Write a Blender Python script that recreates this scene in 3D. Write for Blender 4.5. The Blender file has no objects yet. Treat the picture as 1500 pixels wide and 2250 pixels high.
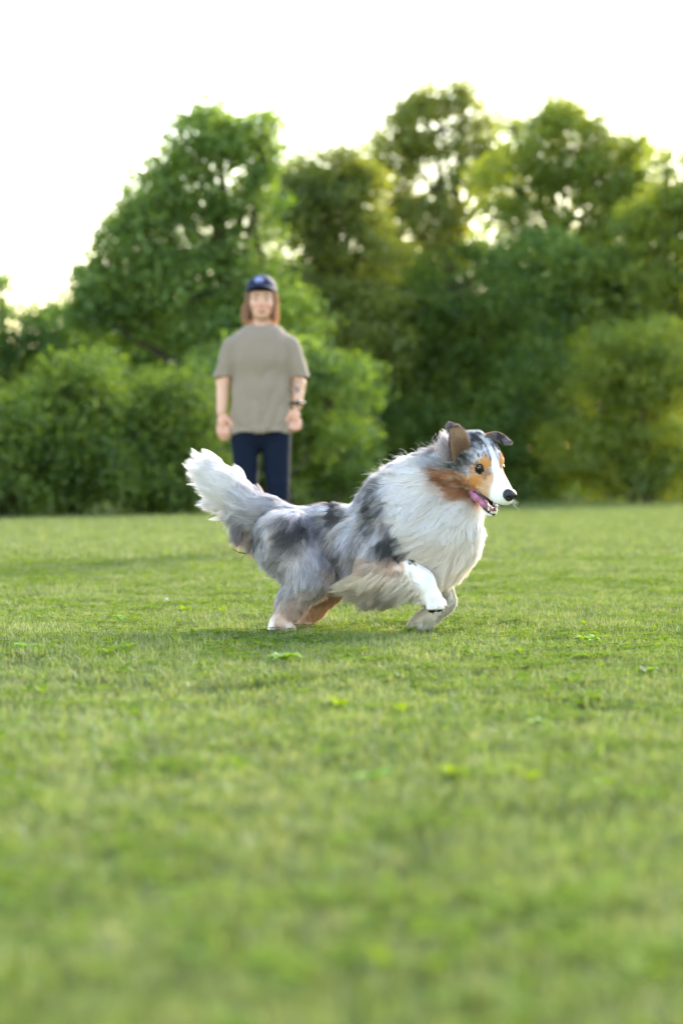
import bpy, math, random
import numpy as np
from mathutils import Vector, Matrix, kdtree

# ------------------------------------------------------------------ camera, sky, sun, exposure
SC = bpy.context.scene
COL = SC.collection
CAM_D, CAM_H, FPX, HORIZON = 7.59, 0.51, 5312.5, 1040.0      # metres, metres, focal length and horizon line in photo pixels
SUN_EL, SUN_AZ = math.radians(24), math.radians(28)           # low sun behind the trees, to the right

cam_data = bpy.data.cameras.new('camera')
cam = bpy.data.objects.new('camera', cam_data)
COL.objects.link(cam)
cam.location = (0, -CAM_D, CAM_H)
cam.rotation_euler = (math.pi / 2, 0, 0)
cam_data.lens = 85
cam_data.sensor_width = 36
cam_data.shift_y = -(1125 - HORIZON) / 2250
cam_data.clip_end = 2000
cam_data.dof.use_dof = True
cam_data.dof.focus_distance = CAM_D - 0.10
cam_data.dof.aperture_fstop = 2.6
SC.camera = cam

world = bpy.data.worlds.new('World')
SC.world = world
world.use_nodes = True
wt = world.node_tree
sky = wt.nodes.new('ShaderNodeTexSky')
sky.sky_type = 'NISHITA'
sky.sun_disc = False
sky.sun_elevation = SUN_EL
sky.sun_rotation = SUN_AZ
sky.air_density = 1.35
sky.dust_density = 0.7
sky.ozone_density = 0.0
bg = wt.nodes['Background']
bg.inputs['Strength'].default_value = 0.15
wt.links.new(sky.outputs[0], bg.inputs[0])

sun_data = bpy.data.lights.new('sun', 'SUN')
sun_data.energy = 3.0
sun_data.angle = math.radians(24)
sun_data.color = (1.0, 0.93, 0.80)
sun = bpy.data.objects.new('sun', sun_data)
COL.objects.link(sun)
sd = Vector((math.sin(SUN_AZ) * math.cos(SUN_EL), math.cos(SUN_AZ) * math.cos(SUN_EL), math.sin(SUN_EL)))
sun.rotation_euler = sd.to_track_quat('Z', 'Y').to_euler()

SC.view_settings.view_transform = 'Standard'
SC.view_settings.look = 'None'
SC.view_settings.gamma = 1
SC.view_settings.exposure = 2.08
SC.render.engine = 'CYCLES'
SC.cycles.use_denoising = True
SC.cycles.max_bounces = 10
SC.cycles.transparent_max_bounces = 8

rng = np.random.default_rng(7)
random.seed(7)

# ------------------------------------------------------------------ helpers
def at(px, py, y):
    """photo pixel at world depth y -> point"""
    s = (y + CAM_D) / FPX
    return np.array([(px - 750.0) * s, y, CAM_H + (HORIZON - py) * s])

def link(o, parent=None, label=None, cat=None, group=None, kind=None):
    COL.objects.link(o)
    if parent is not None:
        o.parent = parent
    if label: o['label'] = label
    if cat: o['category'] = cat
    if group: o['group'] = group
    if kind: o['kind'] = kind
    return o

def empty(name, loc, label, cat, group=None):
    o = bpy.data.objects.new(name, None)
    o.empty_display_size = 0.1
    o.location = [float(v) for v in loc]
    return link(o, None, label, cat, group)

def set_loc(o, parent):
    """geometry is written in world space: undo the parent's offset"""
    if parent is not None and parent.parent is None:
        o.matrix_parent_inverse = Matrix.Translation(parent.location).inverted()

def mesh_np(name, V, F, mat=None, parent=None, smooth=True, attrs=None, loop_sizes=None, **kw):
    """V (n,3); F (m,k) int array of equal sized faces"""
    me = bpy.data.meshes.new(name)
    V = np.asarray(V, np.float32); F = np.asarray(F, np.int32)
    m, k = F.shape
    me.vertices.add(len(V)); me.vertices.foreach_set('co', V.ravel())
    me.loops.add(m * k); me.loops.foreach_set('vertex_index', F.ravel())
    me.polygons.add(m)
    me.polygons.foreach_set('loop_start', np.arange(0, m * k, k, dtype=np.int32))
    me.polygons.foreach_set('loop_total', np.full(m, k, np.int32))
    me.polygons.foreach_set('use_smooth', np.full(m, smooth, bool))
    for an, (dom, typ, arr) in (attrs or {}).items():
        a = me.attributes.new(an, typ, dom)
        a.data.foreach_set('color' if 'COLOR' in typ else 'value', np.asarray(arr, np.float32).ravel())
    me.update(calc_edges=True)
    if mat: me.materials.append(mat)
    o = bpy.data.objects.new(name, me)
    link(o, parent, **kw)
    set_loc(o, parent)
    return o

def hair_np(name, P, R, C, mat, parent):
    """P (n,k,3) points, R (n,k) radii, C (n,k,3) linear colours -> one hair curves object"""
    n, k, _ = P.shape
    hc = bpy.data.hair_curves.new(name)
    hc.add_curves([k] * n)
    hc.attributes['position'].data.foreach_set('vector', np.ascontiguousarray(P, np.float32).ravel()) if 'position' in hc.attributes else None
    ra = hc.attributes.get('radius') or hc.attributes.new('radius', 'FLOAT', 'POINT')
    ra.data.foreach_set('value', np.ascontiguousarray(R, np.float32).ravel())
    ca = hc.attributes.new('tint', 'FLOAT_COLOR', 'POINT')
    c4 = np.concatenate([C, np.ones((n, k, 1))], 2).astype(np.float32)
    ca.data.foreach_set('color', c4.ravel())
    hc.materials.append(mat)
    o = bpy.data.objects.new(name, hc)
    link(o, parent)
    set_loc(o, parent)
    return o

def srgb(r, g, b):
    c = np.array([r, g, b], float) / 255.0
    return np.where(c <= 0.04045, c / 12.92, ((c + 0.055) / 1.055) ** 2.4)

def nodes_of(m):
    m.use_nodes = True
    nt = m.node_tree
    return nt, nt.nodes, nt.links

def plain(name, col, rough=0.6, spec=0.4, bump=0.0, bscale=60, vary=0.0, vscale=8, coat=0, sheen=0, sss=0):
    m = bpy.data.materials.new(name)
    nt, N, L = nodes_of(m)
    b = N['Principled BSDF']
    b.inputs['Base Color'].default_value = (*[float(c) for c in col], 1)
    b.inputs['Roughness'].default_value = rough
    b.inputs['Specular IOR Level'].default_value = spec
    b.inputs['Coat Weight'].default_value = coat
    b.inputs['Sheen Weight'].default_value = sheen
    if sss:
        b.inputs['Subsurface Weight'].default_value = sss
        b.inputs['Subsurface Radius'].default_value = (0.012, 0.005, 0.003)
        b.inputs['Subsurface Scale'].default_value = 1.0
    tc = N.new('ShaderNodeTexCoord')
    if vary:
        n = N.new('ShaderNodeTexNoise'); n.inputs['Scale'].default_value = vscale; n.inputs['Detail'].default_value = 6
        L.new(tc.outputs['Object'], n.inputs['Vector'])
        mr = N.new('ShaderNodeMapRange'); mr.inputs['To Min'].default_value = 1 - vary; mr.inputs['To Max'].default_value = 1 + vary
        L.new(n.outputs['Fac'], mr.inputs['Value'])
        mx = N.new('ShaderNodeMix'); mx.data_type = 'RGBA'; mx.blend_type = 'MULTIPLY'; mx.inputs['Factor'].default_value = 1
        mx.inputs['A'].default_value = (*[float(c) for c in col], 1)
        L.new(mr.outputs[0], mx.inputs['B'])
        L.new(mx.outputs['Result'], b.inputs['Base Color'])
    if bump:
        n = N.new('ShaderNodeTexNoise'); n.inputs['Scale'].default_value = bscale; n.inputs['Detail'].default_value = 5
        L.new(tc.outputs['Object'], n.inputs['Vector'])
        bp = N.new('ShaderNodeBump'); bp.inputs['Strength'].default_value = bump; bp.inputs['Distance'].default_value = 0.01
        L.new(n.outputs['Fac'], bp.inputs['Height']); L.new(bp.outputs[0], b.inputs['Normal'])
    return m

def leaf_material(name, dark, light, trans=0.45, gloss=0.08, yellow=(1.25, 1.15, 0.5), rough=0.45, patch=None):
    """per-leaf 'tint' (0..1) runs between two greens; light passes through the blade"""
    m = bpy.data.materials.new(name)
    nt, N, L = nodes_of(m)
    for n in list(N): N.remove(n)
    out = N.new('ShaderNodeOutputMaterial')
    a = N.new('ShaderNodeAttribute'); a.attribute_name = 'tint'
    ramp = N.new('ShaderNodeMix'); ramp.data_type = 'RGBA'
    ramp.inputs['A'].default_value = (*dark, 1); ramp.inputs['B'].default_value = (*light, 1)
    L.new(a.outputs['Fac'], ramp.inputs['Factor'])
    col = ramp.outputs['Result']
    if patch:
        for (sc, c, lo, hi, amount) in patch:
            g = N.new('ShaderNodeNewGeometry')
            nz = N.new('ShaderNodeTexNoise'); nz.inputs['Scale'].default_value = sc; nz.inputs['Detail'].default_value = 3
            L.new(g.outputs['Position'], nz.inputs['Vector'])
            mr = N.new('ShaderNodeMapRange'); mr.inputs['From Min'].default_value = lo; mr.inputs['From Max'].default_value = hi
            mr.inputs['To Max'].default_value = amount
            L.new(nz.outputs['Fac'], mr.inputs['Value'])
            mx = N.new('ShaderNodeMix'); mx.data_type = 'RGBA'
            L.new(mr.outputs[0], mx.inputs['Factor']); L.new(col, mx.inputs['A']); mx.inputs['B'].default_value = (*c, 1)
            col = mx.outputs['Result']
    d = N.new('ShaderNodeBsdfDiffuse'); L.new(col, d.inputs[0])
    t = N.new('ShaderNodeBsdfTranslucent')
    ty = N.new('ShaderNodeMix'); ty.data_type = 'RGBA'; ty.blend_type = 'MULTIPLY'; ty.inputs['Factor'].default_value = 1
    ty.inputs['B'].default_value = (*yellow, 1); L.new(col, ty.inputs['A']); L.new(ty.outputs['Result'], t.inputs[0])
    m1 = N.new('ShaderNodeMixShader'); m1.inputs[0].default_value = trans
    L.new(d.outputs[0], m1.inputs[1]); L.new(t.outputs[0], m1.inputs[2])
    gl = N.new('ShaderNodeBsdfGlossy'); gl.inputs['Roughness'].default_value = rough; gl.inputs[0].default_value = (0.9, 0.95, 1, 1)
    m2 = N.new('ShaderNodeMixShader'); m2.inputs[0].default_value = gloss
    L.new(m1.outputs[0], m2.inputs[1]); L.new(gl.outputs[0], m2.inputs[2])
    L.new(m2.outputs[0], out.inputs[0])
    return m

def vnoise(P, scale, seed=0):
    """smooth value noise in numpy, about 0..1"""
    q = np.asarray(P, float) * scale + 37.7 + seed * 17.13
    i = np.floor(q).astype(np.int64); f = q - i; f = f * f * (3 - 2 * f)
    def h(a, b, c):
        n = (a * 374761393 + b * 668265263 + c * 2147483647 + seed * 974634777) & 0xffffffff
        n = ((n ^ (n >> 13)) * 1274126177) & 0xffffffff
        return ((n ^ (n >> 16)) & 0xffff) / 65535.0
    r = 0
    for dx in (0, 1):
        for dy in (0, 1):
            for dz in (0, 1):
                w = (f[..., 0] if dx else 1 - f[..., 0]) * (f[..., 1] if dy else 1 - f[..., 1]) * (f[..., 2] if dz else 1 - f[..., 2])
                r = r + w * h(i[..., 0] + dx, i[..., 1] + dy, i[..., 2] + dz)
    return r

def fbm(P, scale, seed=0, oct=3):
    return sum(vnoise(P, scale * 2 ** k, seed + k) * 0.5 ** k for k in range(oct)) / sum(0.5 ** k for k in range(oct))

def tube(pts, radii, sides=8, cap=True):
    """swept round tube: vertices and quads"""
    pts = np.asarray(pts, float); V = []; F = []
    n = len(pts)
    up = np.array([0.13, 0.21, 0.97])
    for i in range(n):
        t = pts[min(i + 1, n - 1)] - pts[max(i - 1, 0)]; t = t / (np.linalg.norm(t) + 1e-9)
        a = np.cross(t, up); 
        if np.linalg.norm(a) < 1e-3: a = np.cross(t, [1, 0, 0])
        a /= np.linalg.norm(a); b = np.cross(t, a)
        for s in range(sides):
            an = 2 * math.pi * s / sides
            V.append(pts[i] + radii[i] * (math.cos(an) * a + math.sin(an) * b))
    for i in range(n - 1):
        for s in range(sides):
            F.append((i * sides + s, i * sides + (s + 1) % sides, (i + 1) * sides + (s + 1) % sides, (i + 1) * sides + s))
    if cap:
        for base, j in ((0, 0), ((n - 1) * sides, n - 1)):
            c = len(V); V.append(pts[j])
            for s in range(0, sides, 2):
                F.append((base + s, base + (s + 1) % sides, base + (s + 2) % sides, c))
    return np.array(V), np.array(F)

def merge(parts):
    V = []; F = []; o = 0
    for v, f in parts:
        V.append(v); F.append(np.asarray(f) + o); o += len(v)
    return np.concatenate(V), np.concatenate(F)
# ------------------------------------------------------------------ ground
def ground_z(x, y):
    p = np.stack([np.asarray(x, float), np.asarray(y, float), np.zeros_like(np.asarray(x, float))], -1)
    return (vnoise(p, 0.9, 3) - 0.5) * 0.022 + (vnoise(p, 0.23, 5) - 0.5) * 0.05

def build_ground():
    xs = np.concatenate([-np.geomspace(500, 14, 14), np.linspace(-13, 13, 105), np.geomspace(14, 500, 14)])
    ys = np.concatenate([-CAM_D - np.geomspace(500, 4, 12), np.linspace(-CAM_D - 3, 45, 200), np.geomspace(46, 900, 16)])
    X, Y = np.meshgrid(xs, ys)
    Z = ground_z(X, Y)
    V = np.stack([X, Y, Z], -1).reshape(-1, 3)
    nx, ny = len(xs), len(ys)
    i = np.arange(ny - 1)[:, None] * nx + np.arange(nx - 1)[None]
    F = np.stack([i, i + 1, i + nx + 1, i + nx], -1).reshape(-1, 4)
    m = bpy.data.materials.new('soil_and_thatch')
    nt, N, L = nodes_of(m)
    b = N['Principled BSDF']; b.inputs['Roughness'].default_value = 0.95; b.inputs['Specular IOR Level'].default_value = 0.1
    g = N.new('ShaderNodeNewGeometry')
    n = N.new('ShaderNodeTexNoise'); n.inputs['Scale'].default_value = 6; n.inputs['Detail'].default_value = 8
    L.new(g.outputs['Position'], n.inputs['Vector'])
    r = N.new('ShaderNodeValToRGB')
    r.color_ramp.elements[0].position = 0.35; r.color_ramp.elements[0].color = (0.030, 0.045, 0.012, 1)
    r.color_ramp.elements[1].position = 0.7; r.color_ramp.elements[1].color = (0.085, 0.115, 0.035, 1)
    L.new(n.outputs['Fac'], r.inputs[0]); L.new(r.outputs[0], b.inputs['Base Color'])
    mesh_np('ground', V, F, m, kind='structure', label='mown lawn soil reaching back under the trees')

build_ground()

# ------------------------------------------------------------------ grass
GRASS = leaf_material('grass_blade', (0.060, 0.104, 0.017), (0.285, 0.325, 0.110), trans=0.36, gloss=0.05,
                      yellow=(1.2, 1.15, 0.55), rough=0.5,
                      patch=[(1.1, (0.155, 0.215, 0.030), 0.45, 0.7, 0.45), (7.0, (0.31, 0.335, 0.14), 0.50, 0.62, 0.65), (4.2, (0.045, 0.078, 0.015), 0.53, 0.66, 0.55), (15.0, (0.17, 0.285, 0.012), 0.55, 0.64, 0.75), (30.0, (0.032, 0.058, 0.013), 0.54, 0.64, 0.7), (48.0, (0.34, 0.335, 0.18), 0.57, 0.66, 0.6)])
CLOVER = leaf_material('clover_leaf', (0.085, 0.165, 0.010), (0.23, 0.33, 0.018), trans=0.4, gloss=0.015, rough=0.65)

def blade_patch(size, n, hmin, hmax, wmin, wmax, seed, leaves=0, rosettes=0):
    r = np.random.default_rng(seed)
    # tufts: blades gather round random tuft centres
    nt = max(8, n // 14)
    tc = r.uniform(-size / 2, size / 2, (nt, 2))
    th = r.uniform(0.45, 1.45, nt) ** 1.0
    k = r.integers(0, nt, n)
    base = tc[k] + r.normal(0, 0.010, (n, 2))
    far = r.random(n) < 0.35
    base[far] = r.uniform(-size / 2, size / 2, (far.sum(), 2))
    h = r.uniform(hmin, hmax, n) * th[k]
    w = r.uniform(wmin, wmax, n)
    az = r.uniform(0, 2 * np.pi, n)
    lean = np.abs(r.normal(0, 0.35, n)) + 0.08
    dirx, diry = np.cos(az), np.sin(az)
    wx, wy = -diry, dirx
    mid = np.stack([base[:, 0] + dirx * h * lean * 0.35, base[:, 1] + diry * h * lean * 0.35, h * 0.6], -1)
    tip = np.stack([base[:, 0] + dirx * h * lean, base[:, 1] + diry * h * lean, h * (1.0 - 0.25 * lean)], -1)
    b0 = np.stack([base[:, 0], base[:, 1], np.full(n, -0.012)], -1)
    W = np.stack([wx, wy, np.zeros(n)], -1) * w[:, None] / 2
    V = np.stack([b0 - W, b0 + W, mid + W * 0.85, mid - W * 0.85, tip], 1).reshape(-1, 3)
    o = np.arange(n)[:, None] * 5
    T = np.concatenate([o + [0, 1, 2], o + [0, 2, 3], o + [3, 2, 4]])
    straw = r.random(n) < 0.16
    tint = np.clip(r.beta(1.0, 1.5, n) + straw * 0.55, 0, 1)
    tints = np.repeat(tint, 5)
    mats = np.zeros(len(T), np.int32)
    if leaves:
        cl = r.uniform(-size / 2, size / 2, (max(1, leaves // 18), 2))
        kk = r.integers(0, len(cl), leaves)
        c = cl[kk] + r.normal(0, 0.035, (leaves, 2))
        z = r.uniform(0.010, 0.030, leaves)
        VV = []; TT = []; tt = []
        off = len(V)
        for j in range(leaves):
            a0 = r.uniform(0, 6.28); rad = r.uniform(0.004, 0.009) * (1.7 if r.random() < .15 else 1); ti = r.beta(2, 2)
            for lf in range(3):
                a = a0 + lf * 2.094
                d = np.array([math.cos(a), math.sin(a)]); s = np.array([-d[1], d[0]])
                ctr = np.array([c[j, 0], c[j, 1], z[j]])
                p = [ctr, ctr + np.array([*(d * rad + s * rad * 0.75), 0.002]), ctr + np.array([*(d * rad * 1.75), r.uniform(-.004, .003)]), ctr + np.array([*(d * rad - s * rad * 0.75), 0.002])]
                VV += p; TT += [(off, off + 1, off + 2), (off, off + 2, off + 3)]; tt += [ti] * 4; off += 4
        V = np.concatenate([V, np.array(VV)]); T = np.concatenate([T, np.array(TT)])
        tints = np.concatenate([tints, tt]); mats = np.concatenate([mats, np.ones(len(TT), np.int32)])
    if rosettes:
        VV = []; TT = []; tt = []; off = len(V)
        for j in range(rosettes):
            c = r.uniform(-size / 2, size / 2, 2); sz = r.uniform(.014, .034); ti = r.beta(2, 1.5); nl = r.integers(4, 8)
            for lf in range(nl):
                a = 6.283 * lf / nl + r.uniform(-.4, .4); d = np.array([math.cos(a), math.sin(a)]); s = np.array([-d[1], d[0]])
                ln = sz * r.uniform(.6, 1.2); z0 = r.uniform(.012, .022); up = r.uniform(.2, 1.0)
                q = lambda f, w, z: np.array([c[0] + d[0] * ln * f + s[0] * ln * w, c[1] + d[1] * ln * f + s[1] * ln * w, z0 + z * ln * up])
                p = [q(0, 0, 0), q(.35, .26, .5), q(.75, .22, .75), q(1.05, 0, .7), q(.75, -.22, .75), q(.35, -.26, .5)]
                VV += p; TT += [(off, off + 1, off + 5), (off + 1, off + 2, off + 5), (off + 2, off + 4, off + 5), (off + 2, off + 3, off + 4)]; tt += [ti] * 6; off += 6
        V = np.concatenate([V, np.array(VV)]); T = np.concatenate([T, np.array(TT)])
        tints = np.concatenate([tints, tt]); mats = np.concatenate([mats, np.ones(len(TT), np.int32)])
    me = bpy.data.meshes.new('grass_patch')
    me.vertices.add(len(V)); me.vertices.foreach_set('co', V.astype(np.float32).ravel())
    me.loops.add(T.size); me.loops.foreach_set('vertex_index', T.astype(np.int32).ravel())
    me.polygons.add(len(T)); me.polygons.foreach_set('loop_start', np.arange(0, T.size, 3, dtype=np.int32)); me.polygons.foreach_set('loop_total', np.full(len(T), 3, np.int32))
    a = me.attributes.new('tint', 'FLOAT', 'POINT'); a.data.foreach_set('value', tints.astype(np.float32))
    me.materials.append(GRASS); me.materials.append(CLOVER)
    me.polygons.foreach_set('material_index', mats)
    me.update(calc_edges=True)
    return me

def scatter(name, meshes, pts, rots, scales, label):
    """one stuff object whose points carry the grass patches (geometry nodes)"""
    colx = bpy.data.collections.new(name + '_patches')
    for me in meshes:
        colx.objects.link(bpy.data.objects.new(me.name, me))
    me = bpy.data.meshes.new(name)
    me.vertices.add(len(pts)); me.vertices.foreach_set('co', np.asarray(pts, np.float32).ravel())
    a = me.attributes.new('rot', 'FLOAT', 'POINT'); a.data.foreach_set('value', np.asarray(rots, np.float32))
    a = me.attributes.new('siz', 'FLOAT', 'POINT'); a.data.foreach_set('value', np.asarray(scales, np.float32))
    a = me.attributes.new('pick', 'INT', 'POINT'); a.data.foreach_set('value', rng.integers(0, len(meshes), len(pts)).astype(np.int32))
    me.update()
    o = link(bpy.data.objects.new(name, me), None, label, 'grass', None, 'stuff')
    ng = bpy.data.node_groups.new(name, 'GeometryNodeTree')
    ng.interface.new_socket('Geometry', in_out='INPUT', socket_type='NodeSocketGeometry')
    ng.interface.new_socket('Geometry', in_out='OUTPUT', socket_type='NodeSocketGeometry')
    N, L = ng.nodes, ng.links
    gi = N.new('NodeGroupInput'); go = N.new('NodeGroupOutput')
    ci = N.new('GeometryNodeCollectionInfo'); ci.inputs['Collection'].default_value = colx
    ci.inputs['Separate Children'].default_value = True; ci.inputs['Reset Children'].default_value = True
    ip = N.new('GeometryNodeInstanceOnPoints'); ip.inputs['Pick Instance'].default_value = True
    def attr(nm, typ):
        n = N.new('GeometryNodeInputNamedAttribute'); n.data_type = typ; n.inputs['Name'].default_value = nm
        return n.outputs['Attribute']
    cx = N.new('ShaderNodeCombineXYZ'); L.new(attr('rot', 'FLOAT'), cx.inputs['Z'])
    L.new(gi.outputs[0], ip.inputs['Points']); L.new(ci.outputs[0], ip.inputs['Instance'])
    L.new(attr('pick', 'INT'), ip.inputs['Instance Index'])
    L.new(cx.outputs[0], ip.inputs['Rotation']); L.new(attr('siz', 'FLOAT'), ip.inputs['Scale'])
    L.new(ip.outputs[0], go.inputs[0])
    md = o.modifiers.new('grass', 'NODES'); md.node_group = ng
    return o

def build_grass():
    near = [blade_patch(0.5, 8600, 0.011 if i % 3 else .015, 0.027 if i % 3 else .034, 0.0016, 0.0032, 100 + i, leaves=(200, 60, 320, 90, 30, 240, 120)[i], rosettes=(5, 1, 3, 8, 0, 4, 2)[i]) for i in range(7)]
    pts = []
    for y in np.arange(-CAM_D + 1.0, 6.5, 0.40):
        hw = (y + CAM_D) * 0.142 + 1.2
        for x in np.arange(-hw, hw, 0.40):
            pts.append((x + rng.uniform(-.07, .07), y + rng.uniform(-.07, .07)))
    p = np.array(pts)
    P = np.c_[p, ground_z(p[:, 0], p[:, 1])]
    scatter('lawn_grass', near, P, rng.uniform(0, 6.283, len(P)), rng.uniform(0.85, 1.15, len(P)), 'short mown green grass with clover under the running dog')
    far = [blade_patch(1.2, 9000, 0.018, 0.045, 0.004, 0.008, 200 + i, leaves=150, rosettes=6) for i in range(4)]
    pts = []
    for y in np.arange(6.5, 44, 0.95):
        hw = (y + CAM_D) * 0.142 + 2.5
        for x in np.arange(-hw, hw, 0.95):
            pts.append((x + rng.uniform(-.15, .15), y + rng.uniform(-.15, .15)))
    p = np.array(pts)
    P = np.c_[p, ground_z(p[:, 0], p[:, 1])]
    scatter('far_grass', far, P, rng.uniform(0, 6.283, len(P)), rng.uniform(0.9, 1.15, len(P)), 'blurred lawn stretching behind the dog to the shrubs')

build_grass()

# ------------------------------------------------------------------ trees and shrubs
BARK = plain('bark', (0.055, 0.042, 0.030), 0.9, 0.2, bump=0.6, bscale=25, vary=0.3, vscale=10)
FOL = {
    'fresh': leaf_material('fresh_leaf', (0.120, 0.200, 0.020), (0.35, 0.42, 0.048), trans=0.59, gloss=0.04, yellow=(1.42, 1.2, 0.5)),
    'mid':   leaf_material('mid_leaf', (0.082, 0.165, 0.024), (0.24, 0.35, 0.052), trans=0.55, gloss=0.04, yellow=(1.3, 1.16, 0.5)),
    'dark':  leaf_material('dark_leaf', (0.074, 0.158, 0.026), (0.205, 0.32, 0.052), trans=0.53, gloss=0.04, yellow=(1.3, 1.14, 0.5)),
    'olive': leaf_material('olive_leaf', (0.105, 0.160, 0.022), (0.31, 0.355, 0.048), trans=0.57, gloss=0.04, yellow=(1.45, 1.2, 0.5)),
    'deep':  leaf_material('deep_leaf', (0.056, 0.112, 0.015), (0.175, 0.255, 0.034), trans=0.52, gloss=0.025, yellow=(1.25, 1.14, 0.55)),
}

def leaves_mesh(C, size, r, droop=0.25, outward=None, puff=None):
    """diamond leaves folded on the midrib, one at each point of C"""
    n = len(C)
    s = size * r.uniform(0.6, 1.35, n)
    d = r.normal(0, 1, (n, 3))
    if outward is not None: d = d + outward * 0.8
    d[:, 2] -= droop * 2
    d /= np.linalg.norm(d, axis=1, keepdims=True)
    u = r.normal(0, 1, (n, 3)); u[:, 2] += 0.9
    if puff is not None: u = u * 0.55 + puff * 1.5
    u -= (u * d).sum(1, keepdims=True) * d; u /= np.linalg.norm(u, axis=1, keepdims=True)
    w = np.cross(d, u)
    a = C - d * s[:, None] * 0.5; b = C + d * s[:, None] * 0.5
    l = C + w * s[:, None] * 0.30 + u * s[:, None] * 0.10
    q = C - w * s[:, None] * 0.30 + u * s[:, None] * 0.10
    V = np.stack([a, q, b, l], 1).reshape(-1, 3)
    o = np.arange(n)[:, None] * 4
    F = np.concatenate([o + [0, 1, 2], o + [0, 2, 3]])
    return V, F

def tree(name, label, cat, lobes, depth, leafkind, base_px, leaf=0.085, dens=1.0, clump=0.30, trunk_r=0.09, seed=0, group=None, holes=0.0, stems=1):
    """lobes: (px, py, rx_px, rz_px[, fill]) in the photo at this depth. Builds trunk, limbs and leaf clumps."""
    r = np.random.default_rng(1000 + seed)
    y0 = depth - CAM_D
    s = depth / FPX
    bx = (base_px - 750) * s
    bz = float(ground_z(np.array([bx]), np.array([y0]))[0])
    root = empty(name, (bx, y0, bz), label, cat, group)
    cl = []; limbs = []
    for lb in lobes:
        px, py, rx, rz = lb[:4]; fill = lb[4] if len(lb) > 4 else 1.0
        c = at(px, py, y0); c[1] += r.uniform(-0.3, 0.3)
        R = np.array([rx * s, max(0.5, 0.8 * (rx + rz) / 2 * s), rz * s])
        surf = 4 * np.pi * (R[0] * R[1] + R[0] * R[2] + R[1] * R[2]) / 3
        nc = max(5, int(surf / (clump ** 2) * 0.95 * dens * fill))
        d = r.normal(0, 1, (nc, 3)); d /= np.linalg.norm(d, axis=1, keepdims=True)
        rad = r.uniform(0.55, 1.02, nc) ** 0.6
        ctr = c + d * R * rad[:, None]
        ok = ctr[:, 2] > bz + 0.12
        if holes:
            ok &= fbm(ctr, 1.1, seed + 31, 2) > holes
        ctr = ctr[ok]; d = d[ok]
        cl.append((ctr, d, fill)); limbs.append((c, R, ctr))
    pts = []; outw = []; tint = []; puf = []
    for ctr, d, fill in cl:
        for j in range(len(ctr)):
            cr = clump * r.uniform(0.45, 1.5)
            k = int(66 * dens * (cr / 0.30) ** 2 * (0.085 / leaf) ** 2 * r.uniform(0.6, 1.3)) + 4
            q = r.normal(0, 1, (k, 3)); q /= np.linalg.norm(q, axis=1, keepdims=True) + 1e-9
            q *= (r.uniform(0, 1, k) ** 0.5)[:, None] * cr * np.array([1.15, 1.15, 0.7])
            pts.append(ctr[j] + q); outw.append(np.repeat(d[j][None], k, 0)); puf.append(q / cr)
            tint.append(np.clip(r.normal(r.uniform(-0.05, 1.0), 0.16, k), 0, 1))
    C = np.concatenate(pts); O = np.concatenate(outw); T = np.concatenate(tint); U = np.concatenate(puf)
    keep = C[:, 2] > bz + 0.04
    C, O, T, U = C[keep], O[keep], T[keep], U[keep]
    V, F = leaves_mesh(C, leaf, r, outward=O, puff=U)
    crown = mesh_np('crown', V, F, FOL[leafkind], root, smooth=False, attrs={'tint': ('POINT', 'FLOAT', np.repeat(T, 4))})
    # trunk and limbs
    base = np.array([bx, y0, bz - 0.1])
    tops = sorted(limbs, key=lambda a: -a[0][2])
    parts = []
    top = tops[0][0]
    for st in range(stems):
        sb = base + np.array([r.uniform(-.25, .25), r.uniform(-.2, .2), 0]) * (stems > 1)
        tgt = tops[min(st, len(tops) - 1)][0]
        n = 7
        tr = [sb + (tgt - sb) * t + np.array([r.normal(0, .06), r.normal(0, .06), 0]) * (0 < t < 1) for t in np.linspace(0, 1, n)]
        parts.append(tube(tr, np.linspace(trunk_r, trunk_r * 0.3, n), 8))
    trunk = mesh_np('trunk', *merge(parts), BARK, root)
    lp = []
    for c, R, ctr in limbs:
        t = r.uniform(0.35, 0.7); st = base + (top - base) * t
        if c[2] < st[2]: st = base + (top - base) * max(0.12, (c[2] - base[2]) / max(0.1, top[2] - base[2]) * 0.6)
        midp = (st + c) / 2 + r.normal(0, .1, 3)
        lp.append(tube([st, midp, c], [trunk_r * 0.5, trunk_r * 0.36, trunk_r * 0.2], 6))
        if len(ctr):
            for j in r.integers(0, len(ctr), min(14, len(ctr))):
                lp.append(tube([c, (c + ctr[j]) / 2 + r.normal(0, .06, 3), ctr[j]], [trunk_r * 0.2, trunk_r * 0.13, 0.006], 5))
    mesh_np('limb', *merge(lp), BARK, trunk)
    return root

NL = 0
def T(*a, **k):
    global NL
    NL += 1
    return tree(*a, seed=NL, **k)

TG, SG = 'trees along the edge of the lawn', 'shrubs along the edge of the lawn'
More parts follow.
